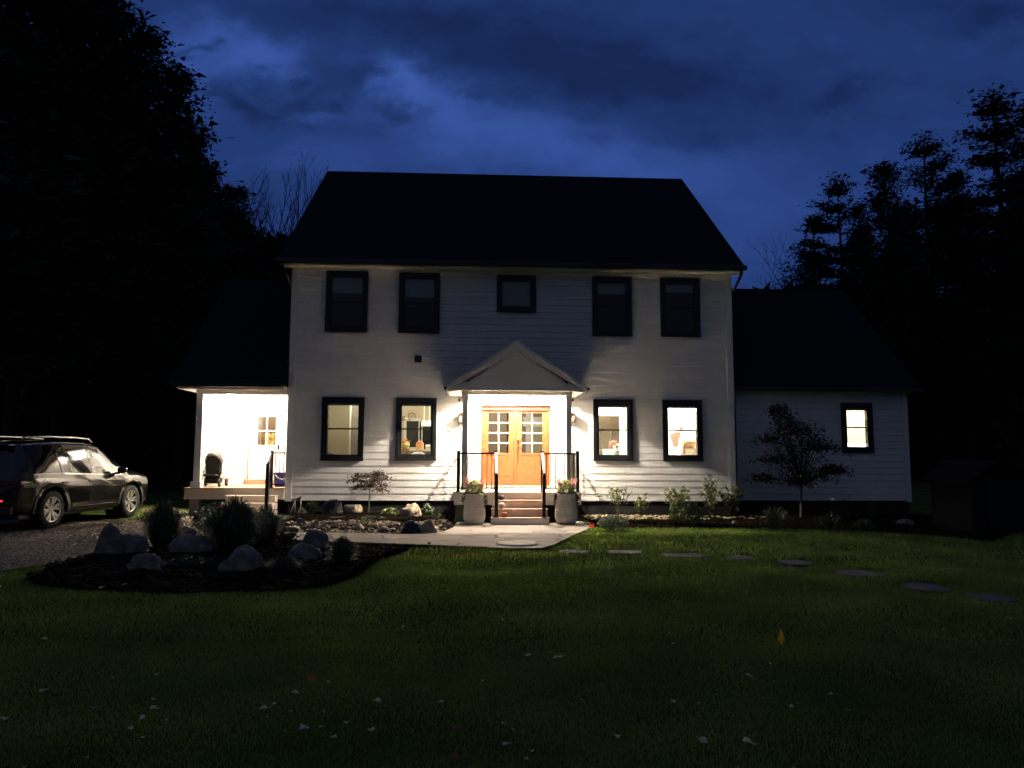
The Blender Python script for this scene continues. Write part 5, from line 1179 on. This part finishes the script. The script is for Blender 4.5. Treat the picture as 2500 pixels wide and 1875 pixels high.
def build_car():
    A, B_ = (124, 1291), (317, 1264)
    ra = on_z(*A)
    best = min((abs(((on_z(*B_)-CAM).cross(Vector((ra.x+2.86*math.sin(h), ra.y+2.86*math.cos(h), 0))-CAM)).z), h) for h in np.linspace(-.4, .6, 400))
    h = best[1]; fwd = Vector((math.sin(h), math.cos(h), 0)); right = Vector((math.cos(h), -math.sin(h), 0))
    org = ra - right*.93 + fwd*1.43
    print('car heading', math.degrees(h), org)
    e = empty('car', (org.x, org.y, .008), 'dark grey mid size suv parked on the gravel drive, glossy side lit by the porch', 'car'); e.rotation_euler.z = math.pi/2-h
    S = [section(x) for x in xs_]; n = len(S[0]); body = MB(); gl = MB()
    side = lambda x: -2.02 < x < 1.02; 
    for sgn in (1, -1):
        P_ = [[Vector((x, sgn*p[0], p[1])) for p in s] for x, s in zip(xs_, S)]
        for i in range(len(xs_)-1):
            xm = (xs_[i]+xs_[i+1])/2
            for j in range(n-1):
                q = (P_[i][j], P_[i+1][j], P_[i+1][j+1], P_[i][j+1]); q = q if sgn > 0 else q[::-1]
                glass = (j in (8, 9) and side(xm) and xm < .55+(10-j)*.22) or (j >= 11 and .62 < xm < 1.28) or (j >= 12 and -2.36 < xm < -2.13)
                (gl if glass else body).add(q, [(0, 1, 2, 3)])
        for i, rv in ((0, False), (len(xs_)-1, True)):            # closing faces at the tail and nose
            pts = [P_[i][j] for j in range(n)]; cpt = Vector((xs_[i], 0, pts[0].z)); body.add([cpt]+pts, [(0, j+1, j+2) for j in range(n-1)])
    def weld(mb):
        me = bpy.data.meshes.new('t'); me.from_pydata(mb.v, [], mb.f); bm = bmesh.new(); bm.from_mesh(me); bmesh.ops.remove_doubles(bm, verts=bm.verts, dist=.0005); bmesh.ops.dissolve_degenerate(bm, edges=bm.edges, dist=.0001); bmesh.ops.recalc_face_normals(bm, faces=bm.faces); bm.to_mesh(me); bm.free(); me.polygons.foreach_set('use_smooth', [True]*len(me.polygons)); return me
    for nm, mb, m_ in (('body', body, paint), ('windows', gl, carglass)):
        me = weld(mb); me.name = nm; me.materials.append(m_); o = bpy.data.objects.new(nm, me); C.objects.link(o); o.parent = e
        if nm == 'body': bo = o
    def side_at(x, z):                                 # half width of the skin at (x, z)
        s = section(x)
        for a, b in zip(s, s[1:]):
            if a[1] <= z <= b[1] and b[1] > a[1]: return a[0]+(b[0]-a[0])*(z-a[1])/(b[1]-a[1])
        return s[-3][0]
    def skin(zs_top, zs_bot, off, name, mat, par=e):   # strip glued on both sides between two height curves [(x,z)...]
        for sgn in (-1, 1):
            mb = MB(); vs = []
            for (x, z1), (_, z0) in zip(zs_top, zs_bot):
                for z in (z0, z1): vs.append((x, sgn*(side_at(x, z)+off), z))
                for z in (z0, z1): vs.append((x, sgn*(side_at(x, z)-.01), z))
            k = len(zs_top); fs = []
            for i in range(k-1):
                a = 4*i; fs += [(a, a+1, a+5, a+4), (a+1, a+3, a+7, a+5), (a, a+2, a+6, a+4)]
            mb.add(vs, fs+[(0, 1, 3, 2), (4*k-4, 4*k-3, 4*k-1, 4*k-2)]).build(name, mat, par)
    X = lambda a, b, n_: list(np.linspace(a, b, n_))
    xx = X(-1.14, 1.08, 30); skin([(x, interp(x, belt)+.035) for x in xx], [(x, interp(x, belt)+.008) for x in xx], .008, 'belt_trim', chrome)
    for x0, dx, w_ in ((-.06, .05, .05), (-.80, .12, .04)):              # door pillars
        xx = X(x0-w_/2, x0+w_/2, 2)
        for sgn in (-1, 1):
            mb = MB(); vs = []
            for t in np.linspace(0, 1, 8):
                for s_ in (-1, 1):
                    x = x0+s_*w_/2-dx*t; zb = interp(x, belt); zt_ = interp(x, ztop); z = zb+.02+(zt_-zb)*.86*t; vs.append((x, sgn*(side_at(x, z)+.006), z))
            mb.add(vs, [(2*i, 2*i+1, 2*i+3, 2*i+2) for i in range(7)]).build('pillar', blackp, e, norm=False, smooth=True)
    for sgn in (-1, 1):                               # bright rear pillar line
        mb = MB(); vs = []
        for t in np.linspace(0, 1, 8):
            for s_ in (-1, 1):
                x = -1.10+s_*.035-.10*t; zb = interp(x, belt); zt_ = interp(x, ztop); z = zb+.01+(zt_-zb)*.88*t; vs.append((x, sgn*(side_at(x, z)+.009), z))
        mb.add(vs, [(2*i, 2*i+1, 2*i+3, 2*i+2) for i in range(7)]).build('pillar_trim', paint, e, norm=False, smooth=True)
    xx = X(-.93, .93, 16); skin([(x, .40) for x in xx], [(x, .31) for x in xx], .016, 'sill_cladding', clad)
    xx = X(-.80, .90, 16); skin([(x, .475) for x in xx], [(x, .425) for x in xx], .014, 'sill_trim', chrome)
    for ax in AX:                                     # arch cladding, well liners, wheels
        for sgn in (-1, 1):
            mb = MB(); vs = []; fs = []
            T = np.linspace(-.06, math.pi+.06, 25)
            for k, t in enumerate(T):
                for r, o_ in ((.47, .014), (.56, .012)):
                    x = ax+r*math.cos(t); z = .375+r*math.sin(t); yv = side_at(max(-2.4, min(2.4, ax+.5*math.cos(t))), max(.42, min(.95, z)))+o_; vs.append((x, sgn*yv, z))
                vs.append((ax+.47*math.cos(t), sgn*.70, .375+.47*math.sin(t)))
            for k in range(24): a = 3*k; fs += [(a, a+1, a+4, a+3), (a, a+2, a+5, a+3)]
            mb.add(vs, fs).build('wheel_arch', clad, e, smooth=True, norm=False)
            MB().lathe([(.47, .0), (.47, .30), (0, .30)], 24, (ax, .55 if sgn > 0 else -.85, .375), 'y').build('wheel_well', clad, e, norm=False)
            r = .39; yc = sgn*.82; sg = sgn
            w = MB().lathe([(r*.66, -.12*sg), (r*.90, -.13*sg), (r*.985, -.105*sg), (r, -.06*sg), (r, .06*sg), (r*.985, .105*sg), (r*.90, .13*sg), (r*.66, .12*sg)], 40, (ax, yc, .39), 'y')
            wo = w.build('wheel', rubber, e, smooth=True)
            MB().lathe([(r*.67, .118*sg), (r*.62, .122*sg), (r*.60, .07*sg), (r*.58, -.05*sg), (0, -.05*sg)], 40, (ax, yc, .39), 'y').build('rim', blackp, wo, smooth=True)
            sp_ = MB()
            for k in range(6):
                for q in (-.13, .13):
                    a = k*math.pi/3+.2; c0, s0 = math.cos(a+q*.4), math.sin(a+q*.4); c1, s1 = math.cos(a+q*1.5), math.sin(a+q*1.5)
                    p0 = Vector((ax+c0*.045, yc+.085*sg, .39+s0*.045)); p1 = Vector((ax+c1*r*.62, yc+.108*sg, .39+s1*r*.62)); u = Vector((-math.sin(a), 0, math.cos(a)))*.024
                    sp_.add([p0-u*.9, p0+u*.9, p1+u*1.25, p1-u*1.25]+[v-Vector((0, .03*sg, 0)) for v in (p0-u*.9, p0+u*.9, p1+u*1.25, p1-u*1.25)], [(0,1,2,3), (0,1,5,4), (1,2,6,5), (2,3,7,6), (3,0,4,7)])
                a0 = a; 
            sp_.lathe([(0, .095*sg), (.05, .092*sg), (.062, .07*sg)], 18, (ax, yc, .39), 'y')
            sp_.build('spokes', alloy, wo)
            MB().lathe([(r*.665, .124*sg), (r*.625, .126*sg), (r*.612, .11*sg)], 40, (ax, yc, .39), 'y').build('rim_lip', alloy, wo, smooth=True)
    MB().box(-2.2, 2.2, -.80, .80, .24, .34).build('underbody', clad, e)
    for sgn in (-1, 1):
        y0 = sgn*.56
        mb = MB().tube([(-1.95, y0, 1.80), (-1.88, y0, 1.875), (-1.2, y0, 1.90), (-.3, y0, 1.90), (.20, y0, 1.875), (.32, y0, 1.80)], [.020, .022, .022, .022, .022, .018], 8); mb.build('roof_rail', M('satin_rail', (.28, .27, .25), .4, metal=.5), e, smooth=True)
        for hx_ in (.0-.20, -1.13):                   # door handles
            yv = sgn*(side_at(hx_, .93)+.018); MB().tube([(hx_-.1, yv-.018*sgn, .935), (hx_-.07, yv, .94), (hx_+.07, yv, .94), (hx_+.1, yv-.018*sgn, .935)], [.012, .016, .016, .012], 8).build('door_handle', paint, e, smooth=True)
        mb = MB().lathe([(0, -.12), (.06, -.11), (.085, -.05), (.085, .04), (.06, .09), (0, .10)], 16, (0, 0, 0), 'y')
        mb.v = [(x*.75+.78, y+sgn*1.06, z*.95+1.16) for x, y, z in mb.v]; mo = mb.build('mirror', blackp, e, smooth=True)
        MB().box(.72, .80, *sorted((sgn*.90, sgn*1.0)), 1.06, 1.11).build('mirror_stalk', blackp, mo, bevel=.01)
        # tail lamp wrapping the rear corner
        mb = MB(); vs = []
        path = [(-2.43, .50), (-2.43, .66), (-2.405, .80), (-2.33, .895), (-2.2, .925), (-2.05, .945)]
        for i, (x, yv) in enumerate(path):
            h0, h1 = .86+.022*i, 1.02-.008*i; yy = sgn*(yv+.008)
            vs += [(x-.012, yy, h0), (x-.012, yy, h1)]
        mb.add(vs, [(2*i, 2*i+1, 2*i+3, 2*i+2) for i in range(len(path)-1)]).build('tail_lamp', M('tail_lamp_lens', (.12, .04, .025), .15, coat=1), e, norm=False)
        MB().box(-2.475, -2.42, *sorted((sgn*.30, sgn*.62)), .60, .635).build('reflector', M('glowing_red_reflector', (.8, .03, .03), .3, emit=(1, .05, .05), estr=1.2), e, bevel=.01)  # light thrown back by the reflector is put in as emission
        MB().box(-2.44, -2.36, *sorted((sgn*.25, sgn*.8)), .34, .50).build('bumper_insert', clad, e, bevel=.02)
    # door gaps
    for x0, x1 in ((1.0, .98), (-.06, -.05), (-.98, -1.02)):
        for sgn in (-1, 1):
            mb = MB(); vs = []
            for t in np.linspace(0, 1, 10):
                z = .50+(.98-.50)*t+.02; x = x0+(x1-x0)*t-(.10*max(0, 1-t*2) if x0 < -.5 else 0)*-1
                for s_ in (-1, 1): vs.append((x+s_*.004, sgn*(side_at(x, z)+.0015), z))
            mb.add(vs, [(2*i, 2*i+1, 2*i+3, 2*i+2) for i in range(9)]).build('door_gap', blackp, e, norm=False)
    MB().lathe([(0, -.006), (.018, -.004), (.02, .0)], 14, (-1.7, -.985, .99), 'y').build('badge', chrome, e)
    MB().tube([(-2.1, 0, 1.74), (-2.16, 0, 1.83)], [.02, .008], 6).build('antenna', blackp, e)
    MB().box(-2.45, -2.428, -.26, .26, .72, .86).build('licence_plate', trim, e, bevel=.004)
    MB().box(-2.27, -2.08, -.55, .55, 1.70, 1.73).build('spoiler', paint, e, bevel=.012)
    return e
car = build_car()

# ================================================================== FALLEN LEAVES
leafA = [(190,540,22),(443,585,8),(188,745,34),(665,770,20),(665,815,32),(620,858,30),(568,905,24),(615,943,22),(20,877,30),(108,1083,14),(235,1095,20),(680,672,14),(1275,790,28),(1138,848,34),(1183,833,22),(1258,866,14),(1315,932,42),(1388,930,18),(1443,972,28),(1498,920,26),(1603,952,38),(1627,838,34),(1400,875,14),(1157,883,10),(1420,745,16),(1742,463,14),(1877,483,7),(2172,463,14),(1850,555,8),(2088,712,14),(1908,832,20),(2087,803,12),(2177,908,20),(2187,1013,30),(1262,511,6),(720,870,14),(440,327,20),(540,308,16),(1315,308,9),(1822,222,8)]
leafB = [(70,595,22),(190,612,22),(215,612,26),(697,565,16),(680,510,9),(392,455,7),(1020,710,26),(1117,660,14),(1130,733,12),(1378,772,20),(1208,830,24),(697,805,24),(300,792,14),(805,813,16),(455,950,30),(825,978,40),(1015,990,44),(85,1043,26),(60,1085,22),(5,935,12),(47,947,9),(1862,497,8),(2208,297,12),(180,200,6),(1215,1100,18),(235,362,8)]
special = {(415,810): ('wide grey blue leaf lying left of three pale leaves on the lawn', 'grey_blue', (.20, .22, .23), 32), (1345,725): ('curled orange leaf, the brightest leaf on the left lawn', 'orange', (.60, .14, .05), 42), (490,685): ('small yellow leaf on the far left lawn', 'yellow', (.50, .42, .10), 18), (370,1032): ('yellow pointed leaf near the bottom left edge', 'yellow', (.50, .42, .10), 28),
           (1300,667): ('yellowish leaf just above the orange leaf', 'yellow', (.50, .42, .10), 26), (1973,937): ('folded reddish leaf near the bottom centre of the lawn', 'red', (.34, .10, .08), 36), (1970,1078): ('dim reddish leaf at the bottom edge of the lawn', 'red', (.34, .10, .08), 30)}
spB = {(1455,848): ('tan folded leaf low on the right lawn', 'tan', (.38, .30, .2), 28)}
pale_m = M('pale_leaf', (.80, .71, .46), .7, var=.2, scale=3, trans=.3); lm = {}
meshes = []
for v in range(6):
    rnd = random.Random(v); n = 11; pts = []
    for k in range(n):
        a = 2*math.pi*k/n; r = (.5 if k % 2 else .36)*rnd.uniform(.75, 1.15)*(1.25 if k == 0 else 1); pts.append((math.cos(a)*r, math.sin(a)*r*.8, .10*rnd.uniform(-.3, 1)+.16*abs(math.sin(a))))
    me = bpy.data.meshes.new('fallen_leaf'); me.from_pydata([(0, 0, .02)]+pts+[(-.75, .03, .12)], [], [(0, 1+k, 1+(k+1) % n) for k in range(n)]+[(0, 12, 6)] ); me.materials.append(pale_m); meshes.append(me)
def leaf_at(px, py, spx, me, label, group, mat=None):
    c = on_z(px, py, .05); d = (c-CAM).dot(FW); s = spx/F*d*1.35
    if mat: me = me.copy(); me.materials[0] = mat
    o = bpy.data.objects.new('fallen_leaf', me); C.objects.link(o); zz = float(gz(c.x, c.y)); o.location = (c.x, c.y, zz+.045); o.scale = (s, s, s); o.rotation_euler = (random.uniform(-.15, .35), random.uniform(-.25, .25), random.uniform(0, 6.28))
    tag(o, label, 'leaf', group)
gLf = 'fallen leaves scattered on the lawn'
i = 0
for (ox, L_, sp_) in ((0, leafA, special), (1250, leafB, spB)):
    for (cx, cy, s) in L_:
        big = s >= 20
        leaf_at(ox+cx/1.77, 1250+cy/1.77, s/1.77, meshes[i % 6], 'pale fallen leaf lying on the dark lawn' if big else 'tiny pale speck of a fallen leaf on the dark lawn', gLf if big else 'tiny leaf specks on the lawn'); i += 1
    for (cx, cy), (lb, nm, col, s) in sp_.items():
        lm.setdefault(nm, M(nm+'_leaf', col, .7, var=.2, trans=.2)); leaf_at(ox+cx/1.77, 1250+cy/1.77, s/1.77, meshes[i % 6], lb, gLf, lm[nm]); i += 1

# ================================================================== TREES
def tris_mesh(P, name, mat):
    V = np.asarray(P, np.float32).reshape(-1, 3); n = len(V)//3; me = bpy.data.meshes.new(name); me.vertices.add(len(V)); me.vertices.foreach_set('co', V.ravel()); me.loops.add(len(V)); me.loops.foreach_set('vertex_index', np.arange(len(V), dtype=np.int32))
    me.polygons.add(n); me.polygons.foreach_set('loop_start', np.arange(0, len(V), 3, dtype=np.int32)); me.update(calc_edges=True); me.materials.append(mat); return me
def clump_tris(ctrs, spread, nper, size, rs):
    c = np.repeat(ctrs, nper, 0)+rs.randn(len(ctrs)*nper, 3)*spread; k = len(c); s = size*(.5+rs.rand(k, 1, 1)); return c[:, None, :]+rs.randn(k, 3, 3)*s*np.array([1, 1, .55])
def pine_meshes(seed, H, cb, Rm, gap=.55, dens=1.0, size=.095, zs=.15):
    rs = np.random.RandomState(seed); ctr = []; tb_ = MB().tube([(0, 0, -.3), (0, 0, H*.3), (rs.randn()*.1, rs.randn()*.1, H*.7), (0, 0, H-.3)], [H*.010, H*.008, H*.005, .03], 8)
    z = cb
    while z < H-.4:
        t = (z-cb)/(H-cb); L_ = Rm*(1-t**1.15)*(.55+.45*min(1, t*4))*rs.uniform(.7, 1.1)+.25
        for b in range(rs.randint(4, 8)):
            a = rs.rand()*6.283; L2 = L_*rs.uniform(.55, 1.15); up = (.10+.45*t)*L2; p0 = np.array([0, 0, z]); d = np.array([math.cos(a)*L2, math.sin(a)*L2, up])
            tb_.tube([p0, p0+d*.5+np.array([0, 0, -.05]), p0+d], [.05*(1-t)+.015, .025, .01], 5)
            m_ = max(2, int(L2*2.4*dens))
            for q in range(m_): f = .25+.75*(q+rs.rand())/m_; side_ = np.array([-math.sin(a), math.cos(a), 0])*rs.randn()*.22*L2*f*.7; ctr.append(p0+d*f+side_+np.array([0, 0, .08+.12*f]))
        z += gap*rs.uniform(.6, 1.4)
    for q in range(6): ctr.append(np.array([rs.randn()*.1, rs.randn()*.1, H-.15*q-.1]))
    T = clump_tris(np.array(ctr), np.array([.33, .33, zs]), int(30*dens), size, rs); tb_me = tb_.build('trunk', bark, None, norm=False); me2 = tb_me.data; bpy.data.objects.remove(tb_me)
    return me2, tris_mesh(T, 'crown', foliage)
VAR = [pine_meshes(11, 20, 5.5, 4.6, .55, 1.1), pine_meshes(12, 20, 7.5, 3.7, .80, 1.1), pine_meshes(13, 20, 8.5, 4.4, 1.05, 1.3, zs=.10), pine_meshes(14, 20, 4, 3.2, .5, 1.1)]
def pine(px, pty, Y, v, wide, label, group):
    t = on_y(px, pty, Y); e = empty('pine_tree', (t.x, Y, 0), label, 'tree', group, random.uniform(0, 6)); s = t.z/20; e.scale = (s*wide, s*wide, s)
    for nm, me in zip(('trunk', 'crown'), VAR[v]): o = bpy.data.objects.new(nm, me); C.objects.link(o); o.parent = e
gl_, gr_ = 'tall pines left of the house', 'pines behind the right wing'
LP = [(20,-260,9,0,1.2,'huge black pine cut off by the left edge of the photo'), (120,-330,13,0,1.15,'very tall pine behind the car, its top out of frame'), (215,-120,11,3,1.3,'tall pine whose crown leaves small sky gaps at upper left'),
      (285,10,14,0,1.0,'pine whose tip meets the top edge, left of the sky'), (360,75,12,0,.95,'pine with a stepped outline below the top left cloud'), (432,165,13,3,1.25,'pine with a flat bushy top at the edge of the bright cloud'),
      (470,330,12,0,1.0,'broad pine bulging right over the side porch'), (505,405,16,3,1.1,'shorter pine beside the bare trees'), (70,90,20,0,1.2,'pine hidden deep behind the left edge trees'), (330,260,19,0,1.3,'wide pine filling the wood behind the car'), (575,455,22,3,1.3,'small rounded pine left of the bare trees'), (170,150,17,0,1.3,'dense pine in the middle of the left wood')]
for a in LP: pine(*a, gl_)
RP = [(1985,530,24,1,1.2,'leftmost short pine behind the wing roof'), (2043,428,26,2,1.0,'pine with a ragged pointed top above the wing'), (2095,500,24,0,.8,'dense low pine between two pointed ones'), (2158,402,25,0,1.0,'rounded dark pine in the middle of the right group'), (2254,328,27,2,1.0,'slim pine with a narrow tufted tip'),
      (2330,420,25,0,.8,'pine filling the gap left of the tallest one'), (2420,220,26,2,1.15,'tallest pine on the right with layered branches'), (2500,250,24,2,1.0,'pine cut by the right edge of the photo'), (2545,330,20,0,1.1,'dense black pine at the right edge'), (2225,520,30,2,1.1,'open pine far back with sky showing under its crown'),(2480,430,28,0,1.0,'dense pine behind the right edge trees'), (2105,560,31,0,1.2,'broad pine filling the gap behind the leftmost ones'), (2200,500,33,0,1.2,'broad pine behind the slim tufted one'), (2300,520,32,0,1.2,'broad pine below the tallest one')]
for a in RP: pine(*a, gr_)
# bare trees
def bare_tree(px, pty, Y, seed, label, spread=.33):
    t = on_y(px, pty, Y); H = t.z; rs = random.Random(seed); mb = MB()
    def br(p, d, L_, r, lv):
        q = p+d*L_*.5+Vector((rs.gauss(0, .03), rs.gauss(0, .03), 0))*L_; q2 = q+(d+Vector((rs.gauss(0, .12), rs.gauss(0, .12), .05))).normalized()*L_*.5; mb.tube([p, q, q2], [r, r*.8, r*.6], 5 if lv < 3 else 3, caps=False)
        if lv >= 6: return
        for k in range(3 if lv < 5 else 2):
            nd = (d+Vector((rs.gauss(0, spread), rs.gauss(0, spread), rs.uniform(.0, .30)))).normalized(); br(p.lerp(q2, rs.uniform(.5, 1)), nd, L_*rs.uniform(.5, .75), r*.56, lv+1)
    e = empty('bare_tree', (t.x, Y, 0), label, 'tree', 'leafless trees beside the left pines'); br(Vector((0, 0, 0)), Vector((0, 0, 1)), H*.36, H*.008, 0)
    zm = max(v[2] for v in mb.v); k = H/zm; mb.v = [(x*k, y*k, z*k) for x, y, z in mb.v]; mb.build('trunk', bark, e, norm=False)
bare_tree(612, 372, 20, 1, 'leafless tree with the tallest fine twigs left of the roof'); bare_tree(660, 440, 19, 2, 'leafless tree nearest the roof edge'); bare_tree(705, 500, 22, 3, 'low leafless tree touching the roof line'); 

e_ = bare_tree(1905, 575, 26, 5, 'small twiggy bare tree rising behind the wing roof', .45); bare_tree(1885, 650, 27, 6, 'lowest twiggy bare tree right of the roof', .5)
# woods reading as one mass
def woods(name, x0, x1, Y, prof, label, n=26000, depth=5, size=.42):
    rs = np.random.RandomState(int(abs(x0*10))); x = rs.uniform(x0, x1, n); hmax = np.array([prof(v) for v in x]); z = hmax*(1-rs.rand(n)**1.2*1.0); z = np.where(rs.rand(n) < .5, rs.rand(n)*hmax, z); y = Y+rs.rand(n)*depth
    c = np.stack([x, y, z], -1); T = c[:, None, :]+rs.randn(n, 3, 3)*size*(.6+rs.rand(n, 1, 1)); T[..., 2] = np.maximum(T[..., 2], -.2); o = bpy.data.objects.new(name, tris_mesh(T, name, foliage)); C.objects.link(o); tag(o, label, 'woods', kind='stuff')
Yl = 27
cols = [(-200,300),(300,430),(480,480),(560,500),(640,540),(700,600),(760,640),(900,660)]
pl = [(on_y(a, b, Yl).x, on_y(a, b, Yl).z) for a, b in cols]
woods('left_woods', -80, on_y(860, 600, Yl).x, Yl, lambda v: interp(v, pl)*(.93+.07*math.sin(v*1.7)+.05*math.sin(v*4.1)), 'dark wood behind the car and side porch', 62000)
Yr = 36
cols = [(1780,850),(1860,720),(1900,700),(1980,690),(2090,740),(2110,770),(2200,775),(2230,745),(2300,772),(2380,760),(2450,660),(2600,600),(2800,600)]
pr_ = [(on_y(a, b, Yr).x, on_y(a, b, Yr).z) for a, b in cols]
woods('right_woods', on_y(1780, 850, Yr).x, 55, Yr, lambda v: interp(v, pr_)*(.96+.04*math.sin(v*2.1)), 'dark low wood beyond the right wing', 30000)
woods('distant_woods', -20, 25, 60, lambda v: 13, 'far wood behind the house', 9000, size=.7)

# ================================================================== SKY AND LIGHT
W = bpy.data.worlds.new('World'); sc.world = W; W.use_nodes = True; nt = W.node_tree; N = nt.nodes; L = nt.links; N.clear()
out = N.new('ShaderNodeOutputWorld'); bg = N.new('ShaderNodeBackground'); tc = N.new('ShaderNodeTexCoord'); sp = N.new('ShaderNodeSeparateXYZ'); L.new(tc.outputs['Generated'], sp.inputs[0])
def m(op, a, b=None, c=None, clamp=False):
    n = N.new('ShaderNodeMath'); n.operation = op; n.use_clamp = clamp
    for i, v in enumerate((a, b, c)):
        if v is None: continue
        if isinstance(v, (int, float)): n.inputs[i].default_value = v
        else: L.new(v, n.inputs[i])
    return n.outputs[0]
yc = m('MAXIMUM', m('ABSOLUTE', sp.outputs[1]), .12); U = m('DIVIDE', sp.outputs[0], yc); Vv = m('DIVIDE', sp.outputs[2], yc)
nz = N.new('ShaderNodeTexNoise'); nz.inputs['Scale'].default_value = 10; nz.inputs['Detail'].default_value = 8; nz.inputs['Roughness'].default_value = .6
cmb = N.new('ShaderNodeCombineXYZ'); L.new(U, cmb.inputs[0]); L.new(m('MULTIPLY', Vv, 1.6), cmb.inputs[1]); L.new(cmb.outputs[0], nz.inputs['Vector'])
ns = N.new('ShaderNodeSeparateColor'); L.new(nz.outputs['Color'], ns.inputs[0])
Ud = m('ADD', U, m('MULTIPLY', m('SUBTRACT', ns.outputs[0], .5), .15)); Vd = m('ADD', Vv, m('MULTIPLY', m('SUBTRACT', ns.outputs[1], .5), .11))
def blob(px, py, sx, sy, amp, tilt=0):
    d = ray(px, py); u0, v0 = d.x/d.y, d.z/d.y; su, sv = sx/F, sy/F; c_, s_ = math.cos(tilt), math.sin(tilt)
    du = m('SUBTRACT', Ud, u0); dv = m('SUBTRACT', Vd, v0); a = m('DIVIDE', m('ADD', m('MULTIPLY', du, c_), m('MULTIPLY', dv, s_)), su); b = m('DIVIDE', m('SUBTRACT', m('MULTIPLY', dv, c_), m('MULTIPLY', du, s_)), sv)
    return m('MULTIPLY', m('POWER', 2.718, m('MULTIPLY', m('ADD', m('MULTIPLY', a, a), m('MULTIPLY', b, b)), -1)), amp)
tot = m('ADD', .27, m('MULTIPLY', m('SUBTRACT', nz.outputs['Fac'], .5), .35))
for b in [(640,130,230,62,.50,-.25),(470,190,120,110,.30,0),(1010,190,110,50,.32,-.3),(1250,325,380,85,.43,-.12),(850,400,300,60,.18,0),(1720,520,300,180,.20,0),(1480,420,260,60,.16,0),(2150,480,400,200,.08,0),(760,290,60,16,.25,0),
          (575,235,62,52,-.34,0),(660,285,100,32,-.26,0),(790,180,66,60,-.34,0),(880,205,48,36,-.30,0),(828,262,38,24,-.26,0),(700,196,24,16,-.30,0),(640,168,18,9,-.24,0),(735,245,40,26,-.20,0),(1450,170,520,110,-.30,-.15),(900,40,420,60,-.16,0),(965,265,50,22,-.28,0),(1130,235,60,14,-.15,0),(510,198,44,19,-.34,0),(478,118,50,13,-.30,0),(560,300,90,24,.12,0),(990,185,60,34,.25,-.5),(1060,255,110,40,.22,-.3),(2060,240,110,26,-.20,.45),(2420,60,130,45,-.22,.25),(2300,0,300,60,-.12,0),(1430,335,55,18,-.14,-.1),(1700,330,200,40,-.14,0)]:
    tot = m('ADD', tot, blob(*b))
rp = N.new('ShaderNodeValToRGB'); E_ = rp.color_ramp.elements; E_[0].position = .0; E_[0].color = (.0080, .020, .084, 1); E_[1].position = 1; E_[1].color = (.049, .110, .42, 1)
x_ = rp.color_ramp.elements.new(.35); x_.color = (.0170, .0440, .175, 1)
L.new(tot, rp.inputs[0])
# the sky behind the viewer and low down is darker and greyer
back = m('MULTIPLY_ADD', sp.outputs[1], 1.7, .18, clamp=True)
bk = N.new('ShaderNodeMix'); bk.data_type = 'RGBA'; bk.inputs['A'].default_value = (.031, .040, .073, 1); L.new(back, bk.inputs['Factor']); L.new(rp.outputs[0], bk.inputs['B'])
low = m('MULTIPLY_ADD', sp.outputs[2], 9, .6, clamp=True); lk = N.new('ShaderNodeMix'); lk.data_type = 'RGBA'; lk.inputs['A'].default_value = (.002, .0035, .006, 1); L.new(low, lk.inputs['Factor']); L.new(bk.outputs['Result'], lk.inputs['B'])
sky = N.new('ShaderNodeTexSky'); sky.sky_type = 'NISHITA'; sky.sun_disc = False; sky.sun_elevation = R(1); sky.sun_rotation = R(200)
ax = N.new('ShaderNodeMix'); ax.data_type = 'RGBA'; ax.blend_type = 'ADD'; ax.inputs['Factor'].default_value = 0.0002; L.new(lk.outputs['Result'], ax.inputs['A']); L.new(sky.outputs[0], ax.inputs['B'])
L.new(ax.outputs['Result'], bg.inputs[0]); bg.inputs[1].default_value = 1.0; L.new(bg.outputs[0], out.inputs[0])
sd = bpy.data.lights.new('afterglow', 'SUN'); sd.energy = .012; sd.color = (.6, .72, 1); sd.angle = R(60); so = bpy.data.objects.new('afterglow', sd); C.objects.link(so); so.rotation_euler = (R(50), 0, R(-15))

sc.render.engine = 'CYCLES'; sc.view_settings.view_transform = 'Standard'; sc.view_settings.look = 'None'; sc.view_settings.exposure = 0; sc.view_settings.gamma = 1
cy = sc.cycles; cy.use_denoising = True; cy.denoiser = 'OPENIMAGEDENOISE'; cy.max_bounces = 8; cy.diffuse_bounces = 5; cy.transparent_max_bounces = 16; cy.sample_clamp_indirect = 60; cy.caustics_reflective = False; cy.caustics_refractive = False; cy.use_adaptive_sampling = True; cy.adaptive_threshold = .02
